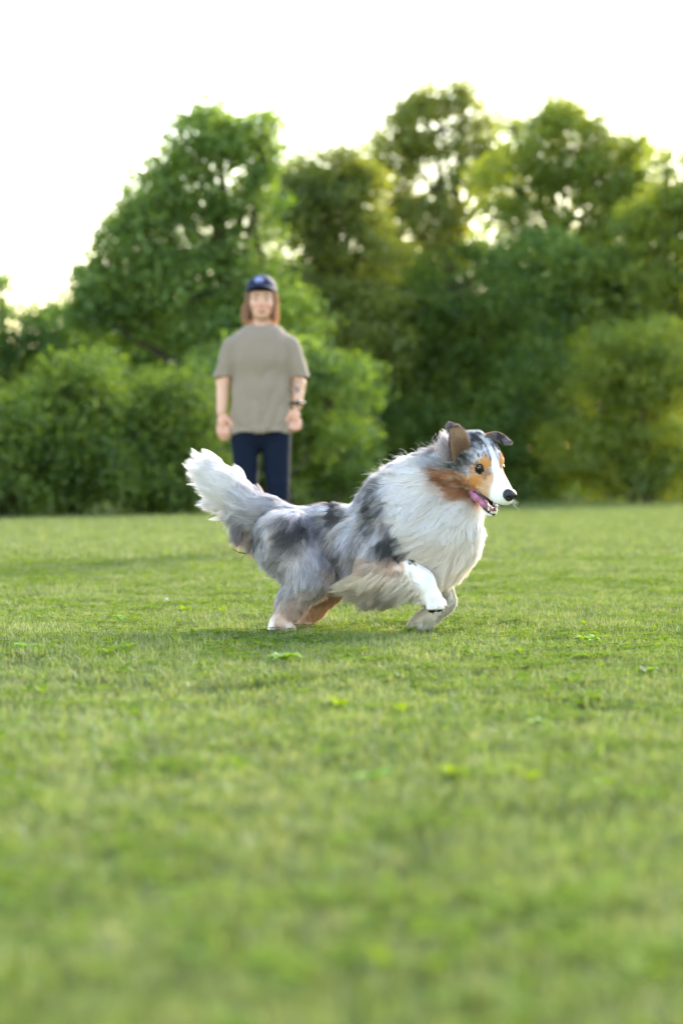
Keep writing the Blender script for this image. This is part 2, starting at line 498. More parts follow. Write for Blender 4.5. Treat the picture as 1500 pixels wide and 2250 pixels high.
# tall trees behind
T('broadleaf_tree', 'tall round green tree with two tops behind the standing person', 'tree',
  [(475, 275, 45, 42), (455, 330, 95, 70), (590, 290, 18, 42, .8), (470, 390, 118, 95), (575, 335, 45, 80, .9), (350, 365, 42, 36, .5), (420, 500, 120, 90, .8), (300, 610, 110, 95), (430, 650, 170, 130), (560, 520, 80, 130, .75), (245, 700, 80, 90), (560, 740, 130, 130), (268, 490, 22, 22, .4), (300, 530, 75, 70, .8), (350, 440, 80, 70, .7), (225, 610, 65, 60), (195, 680, 60, 60)],
  34, 'mid', 520, trunk_r=0.13, group=TG, holes=0.26)
T('broadleaf_tree', 'loose green tree between the two-topped tree and the tallest tree', 'tree',
  [(715, 430, 95, 85), (660, 400, 45, 50, .8), (775, 370, 50, 60, .8), (790, 450, 70, 80), (750, 400, 60, 60), (650, 450, 60, 70), (650, 520, 100, 100), (780, 560, 110, 100), (700, 720, 130, 130), (790, 720, 130, 120)], 38, 'olive', 705, trunk_r=0.11, group=TG, holes=0.18)
T('broadleaf_tree', 'tallest tree, dark and open crowned with sky showing through', 'tree',
  [(965, 290, 120, 78), (1020, 212, 42, 42, .9), (935, 225, 50, 40, .8), (875, 320, 70, 75, .8), (850, 410, 80, 70, .8), (960, 420, 110, 90, .8), (1070, 320, 70, 60, .75), (1090, 400, 80, 70, .8), (930, 520, 130, 100)],
  46, 'olive', 950, trunk_r=0.15, group=TG, holes=0.33, leaf=0.095)
T('broadleaf_tree', 'yellow green tree with spiky leading shoots right of the tallest tree', 'tree',
  [(1230, 330, 105, 80), (1215, 245, 18, 40, .7), (1312, 290, 22, 42, .7), (1385, 330, 28, 55, .8), (1330, 370, 90, 80), (1405, 440, 75, 75), (1225, 290, 70, 50), (1140, 420, 110, 90, .9), (1240, 480, 150, 90), (1130, 280, 20, 20, .5), (1360, 470, 80, 90)],
  42, 'fresh', 1230, trunk_r=0.13, group=TG, holes=0.2)
T('broadleaf_tree', 'bright green tree cut off by the right edge of the picture', 'tree',
  [(1480, 430, 45, 55, .9), (1450, 490, 80, 70), (1455, 350, 10, 18, .4), (1560, 420, 80, 90), (1440, 560, 110, 90), (1540, 600, 110, 130), (1380, 640, 120, 80)], 40, 'fresh', 1500, trunk_r=0.1, group=TG, holes=0.18)
T('broadleaf_tree', 'low distant tree at the left edge under the open sky', 'tree',
  [(40, 750, 100, 95), (-90, 760, 110, 120), (130, 730, 55, 70), (60, 860, 130, 80), (170, 800, 80, 80), (5, 620, 10, 16, .3)], 36, 'dark', 30, trunk_r=0.09, group=TG)
# middle layer
T('tall_shrub', 'dark blue green shrub mass in the middle behind the dog head', 'shrub',
  [(1010, 640, 130, 95), (900, 720, 130, 100), (1060, 740, 140, 90), (960, 830, 140, 100), (860, 840, 100, 90)], 39, 'deep', 980, trunk_r=0.07, group=SG, stems=3)
T('tall_shrub', 'grey green shrub above the rounded bush on the right', 'shrub',
  [(1190, 590, 120, 90), (1310, 620, 130, 80), (1250, 700, 140, 80), (1160, 720, 90, 70), (1420, 690, 100, 60)], 40.5, 'mid', 1230, trunk_r=0.07, group=SG, stems=3)
T('tall_shrub', 'shadowed shrub directly behind the standing person', 'shrub',
  [(620, 840, 110, 110), (520, 860, 110, 110), (720, 880, 110, 110), (600, 990, 110, 95), (480, 980, 100, 110)], 32, 'mid', 600, trunk_r=0.06, group=SG, stems=3)
# front layer
T('rounded_bush', 'rounded light green bush at the right edge', 'bush',
  [(1400, 800, 130, 90), (1480, 800, 110, 110), (1330, 900, 110, 90), (1440, 930, 120, 110), (1280, 980, 75, 80), (1380, 1020, 120, 75), (1500, 1030, 100, 70)], 38, 'fresh', 1400, leaf=0.075, trunk_r=0.05, group=SG, stems=4)
T('rounded_bush', 'small leafy bush beside the light green bush, above the dog nose', 'bush',
  [(1150, 810, 85, 65), (1060, 960, 80, 90), (1100, 880, 75, 75), (1190, 900, 80, 80), (1130, 980, 90, 80), (1200, 1040, 90, 60)], 39, 'mid', 1150, leaf=0.075, trunk_r=0.05, group=SG, stems=4)
T('rounded_bush', 'dark bush right behind the dog shoulders', 'bush',
  [(800, 960, 100, 95), (900, 960, 110, 95), (1010, 970, 100, 90), (850, 1050, 110, 60), (980, 1060, 110, 50), (1090, 1075, 90, 40), (1090, 990, 80, 80)], 38, 'deep', 890, leaf=0.075, trunk_r=0.05, group=SG, stems=4)
T('rounded_bush', 'bright feathery bush between the person legs and the dog', 'bush',
  [(720, 1000, 75, 90), (640, 1060, 80, 70), (760, 1070, 80, 55)], 33, 'dark', 710, leaf=0.07, trunk_r=0.04, group=SG, stems=4)
T('rounded_bush', 'leafy bush left of the person, lit on its upper side', 'bush',
  [(350, 905, 75, 60), (300, 850, 35, 40, .6), (425, 860, 50, 80, .8), (390, 960, 110, 80), (270, 970, 90, 85), (360, 1060, 130, 75), (450, 1060, 80, 75)], 28.5, 'deep', 350, leaf=0.07, trunk_r=0.05, group=SG, stems=4)
T('rounded_bush', 'bright green bush in the left half with a domed top', 'bush',
  [(150, 830, 55, 50, .8), (60, 900, 75, 65), (215, 910, 70, 70), (110, 960, 120, 90), (190, 1040, 130, 85), (90, 1080, 100, 60), (185, 800, 25, 30, .5)], 27.5, 'deep', 150, leaf=0.07, trunk_r=0.05, group=SG, stems=4)
T('rounded_bush', 'bush cut off by the left edge of the picture', 'bush',
  [(-20, 940, 90, 80), (20, 1030, 90, 90), (-90, 1000, 110, 110), (-10, 1100, 90, 50)], 26.6, 'deep', -10, leaf=0.07, trunk_r=0.05, group=SG, stems=4)

def build_wood():
    """the mass of leaves farther back that closes the view between the trunks"""
    r = np.random.default_rng(77)
    pts = []
    for px, py, rx, rz, depth in [(60, 930, 260, 150, 44), (330, 800, 220, 200, 46), (560, 820, 220, 240, 47), (800, 760, 240, 220, 50), (1050, 720, 260, 230, 52), (1300, 720, 260, 230, 52), (1560, 760, 260, 240, 50), (-260, 900, 280, 180, 44), (1800, 760, 260, 240, 50)]:
        y0 = depth - CAM_D; s = depth / FPX
        c = at(px, py, y0)
        n = 7000
        d = r.normal(0, 1, (n, 3)); d /= np.linalg.norm(d, axis=1, keepdims=True)
        pts.append(c + d * np.array([rx * s, 1.2, rz * s]) * (r.uniform(0, 1, n) ** 0.4)[:, None])
        n = 5500
        q = np.stack([r.uniform(-rx, rx, n) * s + c[0], r.uniform(-.8, .8, n) + c[1], r.uniform(0, max(0.4, c[2]), n)], -1)
        pts.append(q)
    C = np.concatenate(pts); C = C[C[:, 2] > 0.05]
    V, F = leaves_mesh(C, 0.20, r)
    mesh_np('woodland', V, F, FOL['mid'], None, smooth=False, attrs={'tint': ('POINT', 'FLOAT', np.repeat(r.beta(2, 3, len(C)), 4))}, kind='stuff', label='dim mass of woodland leaves behind the trees and shrubs', cat='woodland')

build_wood()
# ------------------------------------------------------------------ sculpting: smooth union of shapes, meshed as one surface
class Field:
    def __init__(s, lo, hi, h):
        s.lo = np.array(lo, float); s.h = h
        s.n = np.ceil((np.array(hi) - s.lo) / h).astype(int) + 1
        s.F = np.full(s.n, 0.25, np.float32)
    def _box(s, lo, hi):
        a = np.clip(np.floor((lo - s.lo) / s.h).astype(int), 0, s.n); b = np.clip(np.ceil((hi - s.lo) / s.h).astype(int) + 1, 0, s.n)
        sl = tuple(slice(i, j) for i, j in zip(a, b))
        if any(j <= i for i, j in zip(a, b)): return None, None
        ax = [(s.lo[i] + s.h * np.arange(a[i], b[i])).astype(np.float32) for i in range(3)]
        return sl, np.stack(np.meshgrid(*ax, indexing='ij'), -1)
    def add(s, d, k=0.02):
        fn, lo, hi = d; m = k + 3 * s.h
        sl, P = s._box(lo - m, hi + m)
        if sl is None: return
        a = s.F[sl]; b = fn(P)
        h = np.maximum(k - np.abs(a - b), 0) / k
        s.F[sl] = np.minimum(a, b) - h * h * k * 0.25
    def cut(s, d, k=0.006):
        fn, lo, hi = d; m = k + 3 * s.h
        sl, P = s._box(lo - m, hi + m)
        if sl is None: return
        a = s.F[sl]; b = -fn(P)
        h = np.maximum(k - np.abs(a - b), 0) / k
        s.F[sl] = np.maximum(a, b) + h * h * k * 0.25
    def mesh(s):
        F = s.F; n = s.n
        S = F < 0
        c = np.zeros(tuple(n - 1), np.int8)
        cor = [(i, j, k) for i in (0, 1) for j in (0, 1) for k in (0, 1)]
        for i, j, k in cor:
            c += S[i:n[0] - 1 + i, j:n[1] - 1 + j, k:n[2] - 1 + k]
        act = np.argwhere((c > 0) & (c < 8))
        idx = np.full(tuple(n - 1), -1, np.int32); idx[tuple(act.T)] = np.arange(len(act))
        acc = np.zeros((len(act), 3)); cnt = np.zeros(len(act))
        for p in cor:
            for ax in range(3):
                if p[ax] == 1: continue
                q = list(p); q[ax] = 1
                a = F[tuple((act + p).T)]; b = F[tuple((act + q).T)]
                m = (a < 0) != (b < 0)
                t = a / np.where(m, a - b, 1)
                pos = np.repeat(np.array(p, float)[None], len(act), 0); pos[:, ax] = t
                acc[m] += pos[m]; cnt[m] += 1
        V = s.lo + s.h * (act + acc / cnt[:, None])
        Q = []
        for ax in range(3):
            u, v = (ax + 1) % 3, (ax + 2) % 3
            sl0 = [slice(None)] * 3; sl1 = [slice(None)] * 3
            sl0[ax] = slice(0, n[ax] - 1); sl1[ax] = slice(1, n[ax])
            A, B = S[tuple(sl0)], S[tuple(sl1)]
            e = np.argwhere(A != B); sgn = A[tuple(e.T)]
            ok = (e[:, u] > 0) & (e[:, v] > 0) & (e[:, u] < n[u] - 1) & (e[:, v] < n[v] - 1)
            e, sgn = e[ok], sgn[ok]
            du = np.zeros(3, int); du[u] = 1; dv = np.zeros(3, int); dv[v] = 1
            g = lambda x: idx[tuple(x.T)]
            q = np.stack([g(e - du - dv), g(e - dv), g(e), g(e - du)], 1)
            q[~sgn] = q[~sgn][:, ::-1]
            Q.append(q)
        return V, np.concatenate(Q)

def cone(a, b, ra, rb):
    a = np.array(a, np.float32); b = np.array(b, np.float32); ab = b - a; L2 = float(ab @ ab) + 1e-12
    def f(P):
        t = np.clip(((P - a) @ ab) / L2, 0, 1)
        return np.sqrt(((P - a - t[..., None] * ab) ** 2).sum(-1)) - (ra + (rb - ra) * t)
    r = max(ra, rb)
    return f, np.minimum(a, b) - r, np.maximum(a, b) + r

def ell(c, R, axes=None):
    c = np.array(c, np.float32); R = np.array(R, np.float32); A = np.eye(3, dtype=np.float32) if axes is None else np.array(axes, np.float32)
    def f(P):
        q = (P - c) @ A                                  # columns of A are the axes
        k0 = np.sqrt(((q / R) ** 2).sum(-1)); k1 = np.sqrt(((q / (R * R)) ** 2).sum(-1))
        return k0 * (k0 - 1) / np.maximum(k1, 1e-6)
    e = np.sqrt(((A * R) ** 2).sum(1))
    return f, c - e, c + e

def chain(pts, radii):
    return [cone(pts[i], pts[i + 1], radii[i], radii[i + 1]) for i in range(len(pts) - 1)]

def vnormals(V, Q):
    fn = np.cross(V[Q[:, 2]] - V[Q[:, 0]], V[Q[:, 3]] - V[Q[:, 1]])
    N = np.zeros_like(V)
    for k in range(4): np.add.at(N, Q[:, k], fn)
    return N / (np.linalg.norm(N, axis=1, keepdims=True) + 1e-12)

def smooth(V, Q, it=2, lam=0.5):
    for _ in range(it):
        A = np.zeros_like(V); c = np.zeros(len(V))
        for k in range(4):
            for j in (1, 3):
                np.add.at(A, Q[:, k], V[Q[:, (k + j) % 4]]); np.add.at(c, Q[:, k], 1)
        V = V + lam * (A / np.maximum(c, 1)[:, None] - V)
    return V

def sphere_mesh(c, r, nu=20, nv=12, cap=math.pi, axis=(0, 0, 1)):
    """sphere, or the cap of it within an angle of the axis"""
    ax = np.array(axis, float); ax /= np.linalg.norm(ax)
    t1 = np.cross(ax, [0.3, 0.5, 0.81]); t1 /= np.linalg.norm(t1); t2 = np.cross(ax, t1)
    V = []; F = []
    for i in range(nv + 1):
        th = cap * i / nv
        for j in range(nu):
            ph = 2 * math.pi * j / nu
            V.append(np.array(c) + r * (math.cos(th) * ax + math.sin(th) * (math.cos(ph) * t1 + math.sin(ph) * t2)))
    for i in range(nv):
        for j in range(nu):
            F.append((i * nu + j, (i + 1) * nu + j, (i + 1) * nu + (j + 1) % nu, i * nu + (j + 1) % nu))
    return np.array(V), np.array(F)

def sample_surface(V, Q, N, n, weight, r):
    """n random points on a quad mesh, weighted per face"""
    a = np.linalg.norm(np.cross(V[Q[:, 2]] - V[Q[:, 0]], V[Q[:, 3]] - V[Q[:, 1]]), axis=1) * 0.5 * weight
    f = r.choice(len(Q), n, p=a / a.sum())
    u, v = r.random(n)[:, None], r.random(n)[:, None]
    q = Q[f]
    lerp = lambda X: (1 - u) * ((1 - v) * X[q[:, 0]] + v * X[q[:, 3]]) + u * ((1 - v) * X[q[:, 1]] + v * X[q[:, 2]])
    P = lerp(V); M = lerp(N)
    return P, M / (np.linalg.norm(M, axis=1, keepdims=True) + 1e-9), f

def nrm(x):
    return x / (np.linalg.norm(x, axis=-1, keepdims=True) + 1e-9)

def grow(P, N, flow, length, lift, r, clumps=0.5, per=18, k=7, curl=0.12, gravity=0.15, wild=0.12):
    """strands from roots: leave along the normal, bend into the flow, gather in clumps towards the tips"""
    n = len(P)
    fl = flow - (flow * N).sum(1, keepdims=True) * N * 0.85
    fl = nrm(nrm(fl) + r.normal(0, wild, (n, 3)))
    d0 = nrm(N * lift[:, None] * 1.6 + fl * (1 - lift)[:, None])
    d1 = nrm(fl + N * lift[:, None] * 0.6 + np.array([0, 0, -gravity]))
    L = length * r.uniform(0.7, 1.15, n)
    pts = np.empty((n, k, 3)); pts[:, 0] = P - N * 0.002
    cv = r.normal(0, 1, (n, 3))
    for i in range(1, k):
        t = (i - 0.5) / (k - 1)
        d = nrm(d0 * (1 - t) + d1 * t + cv * curl * math.sin(t * 3.1))
        pts[:, i] = pts[:, i - 1] + d * (L / (k - 1))[:, None]
    t = np.linspace(0, 1, k)[None, :, None]
    nb = max(2, n // (per * 14))
    big = r.choice(n, nb, replace=False)
    kb = kdtree.KDTree(nb)
    for j, i in enumerate(big): kb.insert(P[i], j)
    kb.balance()
    bo = big[np.array([kb.find(p)[1] for p in P])]
    wb = np.clip(0.38 * t ** 1.2 * np.asarray(clumps).reshape(-1, 1, 1) * 1.2, 0, .8)
    pts = pts * (1 - wb) + (pts[bo] + (P - P[bo])[:, None, :] * (1 - t * 0.55)) * wb
    nc = max(2, n // per)
    lead = r.choice(n, nc, replace=False)
    kd = kdtree.KDTree(nc)
    for j, i in enumerate(lead): kd.insert(P[i], j)
    kd.balance()
    own = lead[np.array([kd.find(p)[1] for p in P])]
    t = np.linspace(0, 1, k)[None, :, None]
    cs = (np.asarray(clumps) * r.uniform(0.5, 1.15, n))[:, None, None] if np.ndim(clumps) else clumps * r.uniform(0.5, 1.15, n)[:, None, None]
    off = P - P[own]
    guide = pts[own] * 1.0 + off[:, None, :] * (1 - t ** 0.8 * 0.85)
    w = np.clip(cs * t ** 1.1, 0, 0.95)
    return pts * (1 - w) + guide * w, own
# ------------------------------------------------------------------ the dog
def fur_material(name, trans=0.45, spec=0.10, rough=0.38):
    m = bpy.data.materials.new(name)
    nt, N, L = nodes_of(m)
    for n in list(N): N.remove(n)
    out = N.new('ShaderNodeOutputMaterial')
    a = N.new('ShaderNodeAttribute'); a.attribute_name = 'tint'
    d = N.new('ShaderNodeBsdfDiffuse'); L.new(a.outputs['Color'], d.inputs[0])
    t = N.new('ShaderNodeBsdfTranslucent'); L.new(a.outputs['Color'], t.inputs[0])
    m1 = N.new('ShaderNodeMixShader'); m1.inputs[0].default_value = trans
    L.new(d.outputs[0], m1.inputs[1]); L.new(t.outputs[0], m1.inputs[2])
    h = N.new('ShaderNodeBsdfHair'); h.component = 'Reflection'
    h.inputs['RoughnessU'].default_value = rough; h.inputs['RoughnessV'].default_value = 0.6
    h.inputs['Color'].default_value = (0.75, 0.75, 0.75, 1)
    m2 = N.new('ShaderNodeMixShader'); m2.inputs[0].default_value = spec
    L.new(m1.outputs[0], m2.inputs[1]); L.new(h.outputs[0], m2.inputs[2])
    L.new(m2.outputs[0], out.inputs[0])
    return m

def skin_material(name):
    m = bpy.data.materials.new(name)
    nt, N, L = nodes_of(m)
    b = N['Principled BSDF']; b.inputs['Roughness'].default_value = 0.7; b.inputs['Specular IOR Level'].default_value = 0.25
    a = N.new('ShaderNodeAttribute'); a.attribute_name = 'tint'
    n = N.new('ShaderNodeTexNoise'); n.inputs['Scale'].default_value = 180; n.inputs['Detail'].default_value = 4
    bp = N.new('ShaderNodeBump'); bp.inputs['Strength'].default_value = 0.4; bp.inputs['Distance'].default_value = 0.004
    L.new(n.outputs['Fac'], bp.inputs['Height']); L.new(bp.outputs[0], b.inputs['Normal'])
    L.new(a.outputs['Color'], b.inputs['Base Color'])
    return m

FUR = fur_material('fur'); HIDE = skin_material('hide')
PX = 1 / 700.0
def D(px, py, y=0.0): return at(px, py, y)

# head frame: forward, towards the camera side, up
def head_frame(yaw, pitch, roll):
    cy, sy, cp, sp, cr, sr = math.cos(yaw), math.sin(yaw), math.cos(pitch), math.sin(pitch), math.cos(roll), math.sin(roll)
    f = np.array([cy * cp, -sy * cp, -sp]); l0 = np.array([-sy, -cy, 0.0]); u0 = np.cross(f, l0)
    if u0[2] < 0: u0 = -u0
    return np.stack([f, cr * l0 + sr * u0, -sr * l0 + cr * u0], 1)
HM = head_frame(math.radians(56), math.radians(27), math.radians(-3))
HS = 1.13
EYE = np.array([.046, .037, .012])
HO = D(1053, 1028, -0.20) - HS * HM @ EYE                    # near eye sits where the photo shows it
def H(f, l, u): return HO + HS * HM @ np.array([f, l, u], float)
def to_head(P): return ((P - HO) @ HM) / HS

def dog_shape():
    lo = D(430, 1420, 0) - [0, .42, 0]; hi = D(1150, 920, 0) + [0, .42, 0]
    fd = Field(lo, hi, 0.0045)
    parts = []                                               # (group, shape)
    def add(g, shapes, k):
        for s in shapes:
            fd.add(s, k); parts.append((g, s))
    P = PX
    # trunk, chest and neck
    add('trunk', chain([D(628, 1170, .12), D(715, 1178, .08), D(805, 1185, .03), D(895, 1168, -.02), D(962, 1168, -.05)], [60*P, 60*P, 72*P, 88*P, 68*P]), .05)
    add('trunk', [cone(D(888, 1100, .0), D(835, 1140, .02), 48*P, 42*P)], .05)
    add('trunk', chain([D(885, 1122, -.01), D(938, 1078, -.03), D(988, 1035, -.045)], [82*P, 66*P, 48*P]), .05)
    add('trunk', [cone(D(980, 1130, -.055), D(987, 1186, -.055), 50*P, 54*P), cone(D(1014, 1115, -.09), D(1001, 1180, -.07), 37*P, 48*P), cone(D(880, 1215, 0), D(955, 1215, -.05), 62*P, 58*P), cone(D(790, 1230, .05), D(870, 1235, .01), 46*P, 58*P)], .04)
    # near hind leg
    add('near_hind', chain([D(632, 1180, .03), D(682, 1256, .00), D(641, 1324, .02), D(614, 1366, .01)], [62*P, 46*P, 27*P, 18*P]), .03)
    add('near_hind', [cone(D(614, 1366, .01), D(640, 1382, -.01), 16*P, 10*P), cone(D(610, 1368, .02), D(598, 1380, .0), 15*P, 10*P)], .015)
    # far hind leg
    add('far_hind', chain([D(655, 1190, .22), D(740, 1272, .22), D(694, 1334, .21), D(662, 1372, .20)], [55*P, 36*P, 21*P, 16*P]), .02)
    add('far_hind', [cone(D(662, 1372, .2), D(686, 1384, .17), 14*P, 9*P)], .012)
    # near fore leg: elbow back, forearm level, paw hanging
    add('near_fore', chain([D(850, 1190, -.09), D(832, 1252, -.115)], [50*P, 42*P]), .03)
    add('near_fore', chain([D(832, 1258, -.115), D(890, 1266, -.14), D(925, 1280, -.155)], [40*P, 36*P, 31*P]), .015)
    add('near_fore', chain([D(920, 1276, -.155), D(944, 1312, -.16)], [29*P, 25*P]), .010)
    for dx, dy, dd in ((4, 21, -.030), (18, 19, -.013), (24, 11, .008), (14, 15, .024)):
        add('near_fore', [cone(D(944, 1312, -.16 + dd * .5), D(944 + dx, 1314 + dy, -.16 + dd), 15*P, 12*P)], .005)
    # far fore leg folded under the chest
    add('far_fore', chain([D(925, 1235, .03), D(972, 1300, .02)], [40*P, 22*P]), .02)
    add('far_fore', chain([D(972, 1300, .02), D(976, 1322, .02), D(938, 1358, .015), D(918, 1374, .01)], [26*P, 24*P, 22*P, 22*P]), .008)
    for dd in (-.018, -.005, .008, .018):
        add('far_fore', [cone(D(922, 1372, .01 + dd * .6), D(908, 1384, .01 + dd), 11*P, 8*P)], .004)
    # tail bone
    add('tail', chain([D(600, 1140, .14), D(556, 1122, .17), D(516, 1084, .19), D(484, 1040, .2)], [38*P, 26*P, 18*P, 10*P]), .03)
    # head
    s = HS
    def hc(a, b, ra, rb): return cone(H(*a), H(*b), ra * s, rb * s)
    def he(c, R): return ell(H(*c), np.array(R) * s, HM)
    add('head', [he((-.012, 0, .018), (.066, .055, .050)), cone(D(985, 1040, -.06), H(-.03, 0, 0), 44*P, .048 * s)], .03)
    add('head', [he((.030, .020, .026), (.030, .024, .022)), he((.030, -.020, .026), (.030, .024, .022))], .015)
    add('head', [he((.016, .032, -.022), (.045, .030, .034)), he((.016, -.032, -.022), (.045, .030, .034))], .02)
    add('head', [hc((.045, 0, -.010), (.126, 0, -.031), .039, .0300)], .018)
    add('head', [hc((.046, .020, -.038), (.120, .011, -.043), .021, .0160), hc((.046, -.020, -.038), (.120, -.011, -.043), .021, .0160)], .010)
    add('head', [he((.132, 0, -.036), (.0205, .0230, .0230))], .008)
    # eye sockets
    for sg in (1, -1):
        fd.cut((lambda c: (lambda q: np.sqrt(((q - c.astype(np.float32)) ** 2).sum(-1)) - .0108 * s, c - .02, c + .02))(H(EYE[0] + .004, sg * (EYE[1] + .004), EYE[2])), .004)
    # mouth: a wedge cut through, then the lower jaw
    fd2 = Field(fd.lo, fd.lo + (fd.n - 1) * fd.h, fd.h)
    jaw = [hc((.015, 0, -.062), (.072, 0, -.087), .026, .016), hc((.072, 0, -.087), (.100, 0, -.100), .016, .011), hc((.02, .018, -.066), (.096, .008, -.100), .012, .010), hc((.02, -.018, -.066), (.096, -.008, -.100), .012, .010)]
    for j in jaw: fd2.add(j, .008); parts.append(('head', j))
    a2, b2 = np.array([.056, -.063]), np.array([.125, -.072])
    def wedge(Pw):
        q = ((Pw - HO.astype(np.float32)) @ HM.astype(np.float32)) / s
        v = q[..., [0, 2]] - a2.astype(np.float32); ab = (b2 - a2).astype(np.float32)
        t = np.clip((v @ ab) / float(ab @ ab), 0, 1.4)
        d = np.sqrt(((v - t[..., None] * ab) ** 2).sum(-1)) - (.004 + .012 * t)
        return np.maximum(d, np.abs(q[..., 1]) - .07) * s
    c0 = H(.09, 0, -.06)
    fd.cut((wedge, c0 - .09, c0 + .09), .004)
    # jaw trough (inside of the lower jaw) then union
    fd2.cut((ell(H(.081, 0, -.081), np.array([.038, .0125, .012]) * s, HM)), .003)
    m = np.abs(fd.F - fd2.F); k = .004; h = np.maximum(k - m, 0) / k
    fd.F = np.minimum(fd.F, fd2.F) - h * h * k * .25
    V, Q = fd.mesh()
    V = smooth(V, Q, 1, 0.4)
    return V, Q, parts

# ---- colours of the coat
WHITE, CREAM, PEACH = srgb(250, 245, 246), srgb(234, 220, 198), srgb(222, 186, 160)
TAN, RUST = srgb(200, 138, 78), srgb(184, 112, 58)
LGREY, MGREY, DGREY, BLACK = srgb(220, 216, 224), srgb(172, 166, 179), srgb(66, 58, 68), srgb(26, 23, 28)

def pxy(P):
    s = FPX / (P[:, 1] + CAM_D)
    return 750 + P[:, 0] * s, HORIZON - (P[:, 2] - CAM_H) * s

def ss(a, b, x):
    t = np.clip((x - a) / (b - a), 0, 1); return t * t * (3 - 2 * t)

def mix(c, c2, w): return c * (1 - w[:, None]) + np.asarray(c2) * w[:, None]

def inside(px, py, poly, soft):
    """soft signed cover of a polygon (pixels)"""
    poly = np.array(poly, float); d = np.full(len(px), 1e9); ins = np.zeros(len(px), bool)
    for i in range(len(poly)):
        a, b = poly[i], poly[(i + 1) % len(poly)]
        ab = b - a; t = np.clip(((px - a[0]) * ab[0] + (py - a[1]) * ab[1]) / (ab @ ab), 0, 1)
        d = np.minimum(d, np.hypot(px - a[0] - t * ab[0], py - a[1] - t * ab[1]))
        c = ((a[1] > py) != (b[1] > py)) & (px < (b[0] - a[0]) * (py - a[1]) / (b[1] - a[1] + 1e-9) + a[0])
        ins ^= c
    return ss(-soft, soft, np.where(ins, d, -d))

RUFF = [(905, 985), (880, 1000), (862, 1040), (852, 1090), (862, 1150), (882, 1205), (905, 1240), (940, 1275), (985, 1330), (1100, 1330), (1120, 1120), (1050, 1100), (1000, 1092), (955, 1068), (922, 1020)]

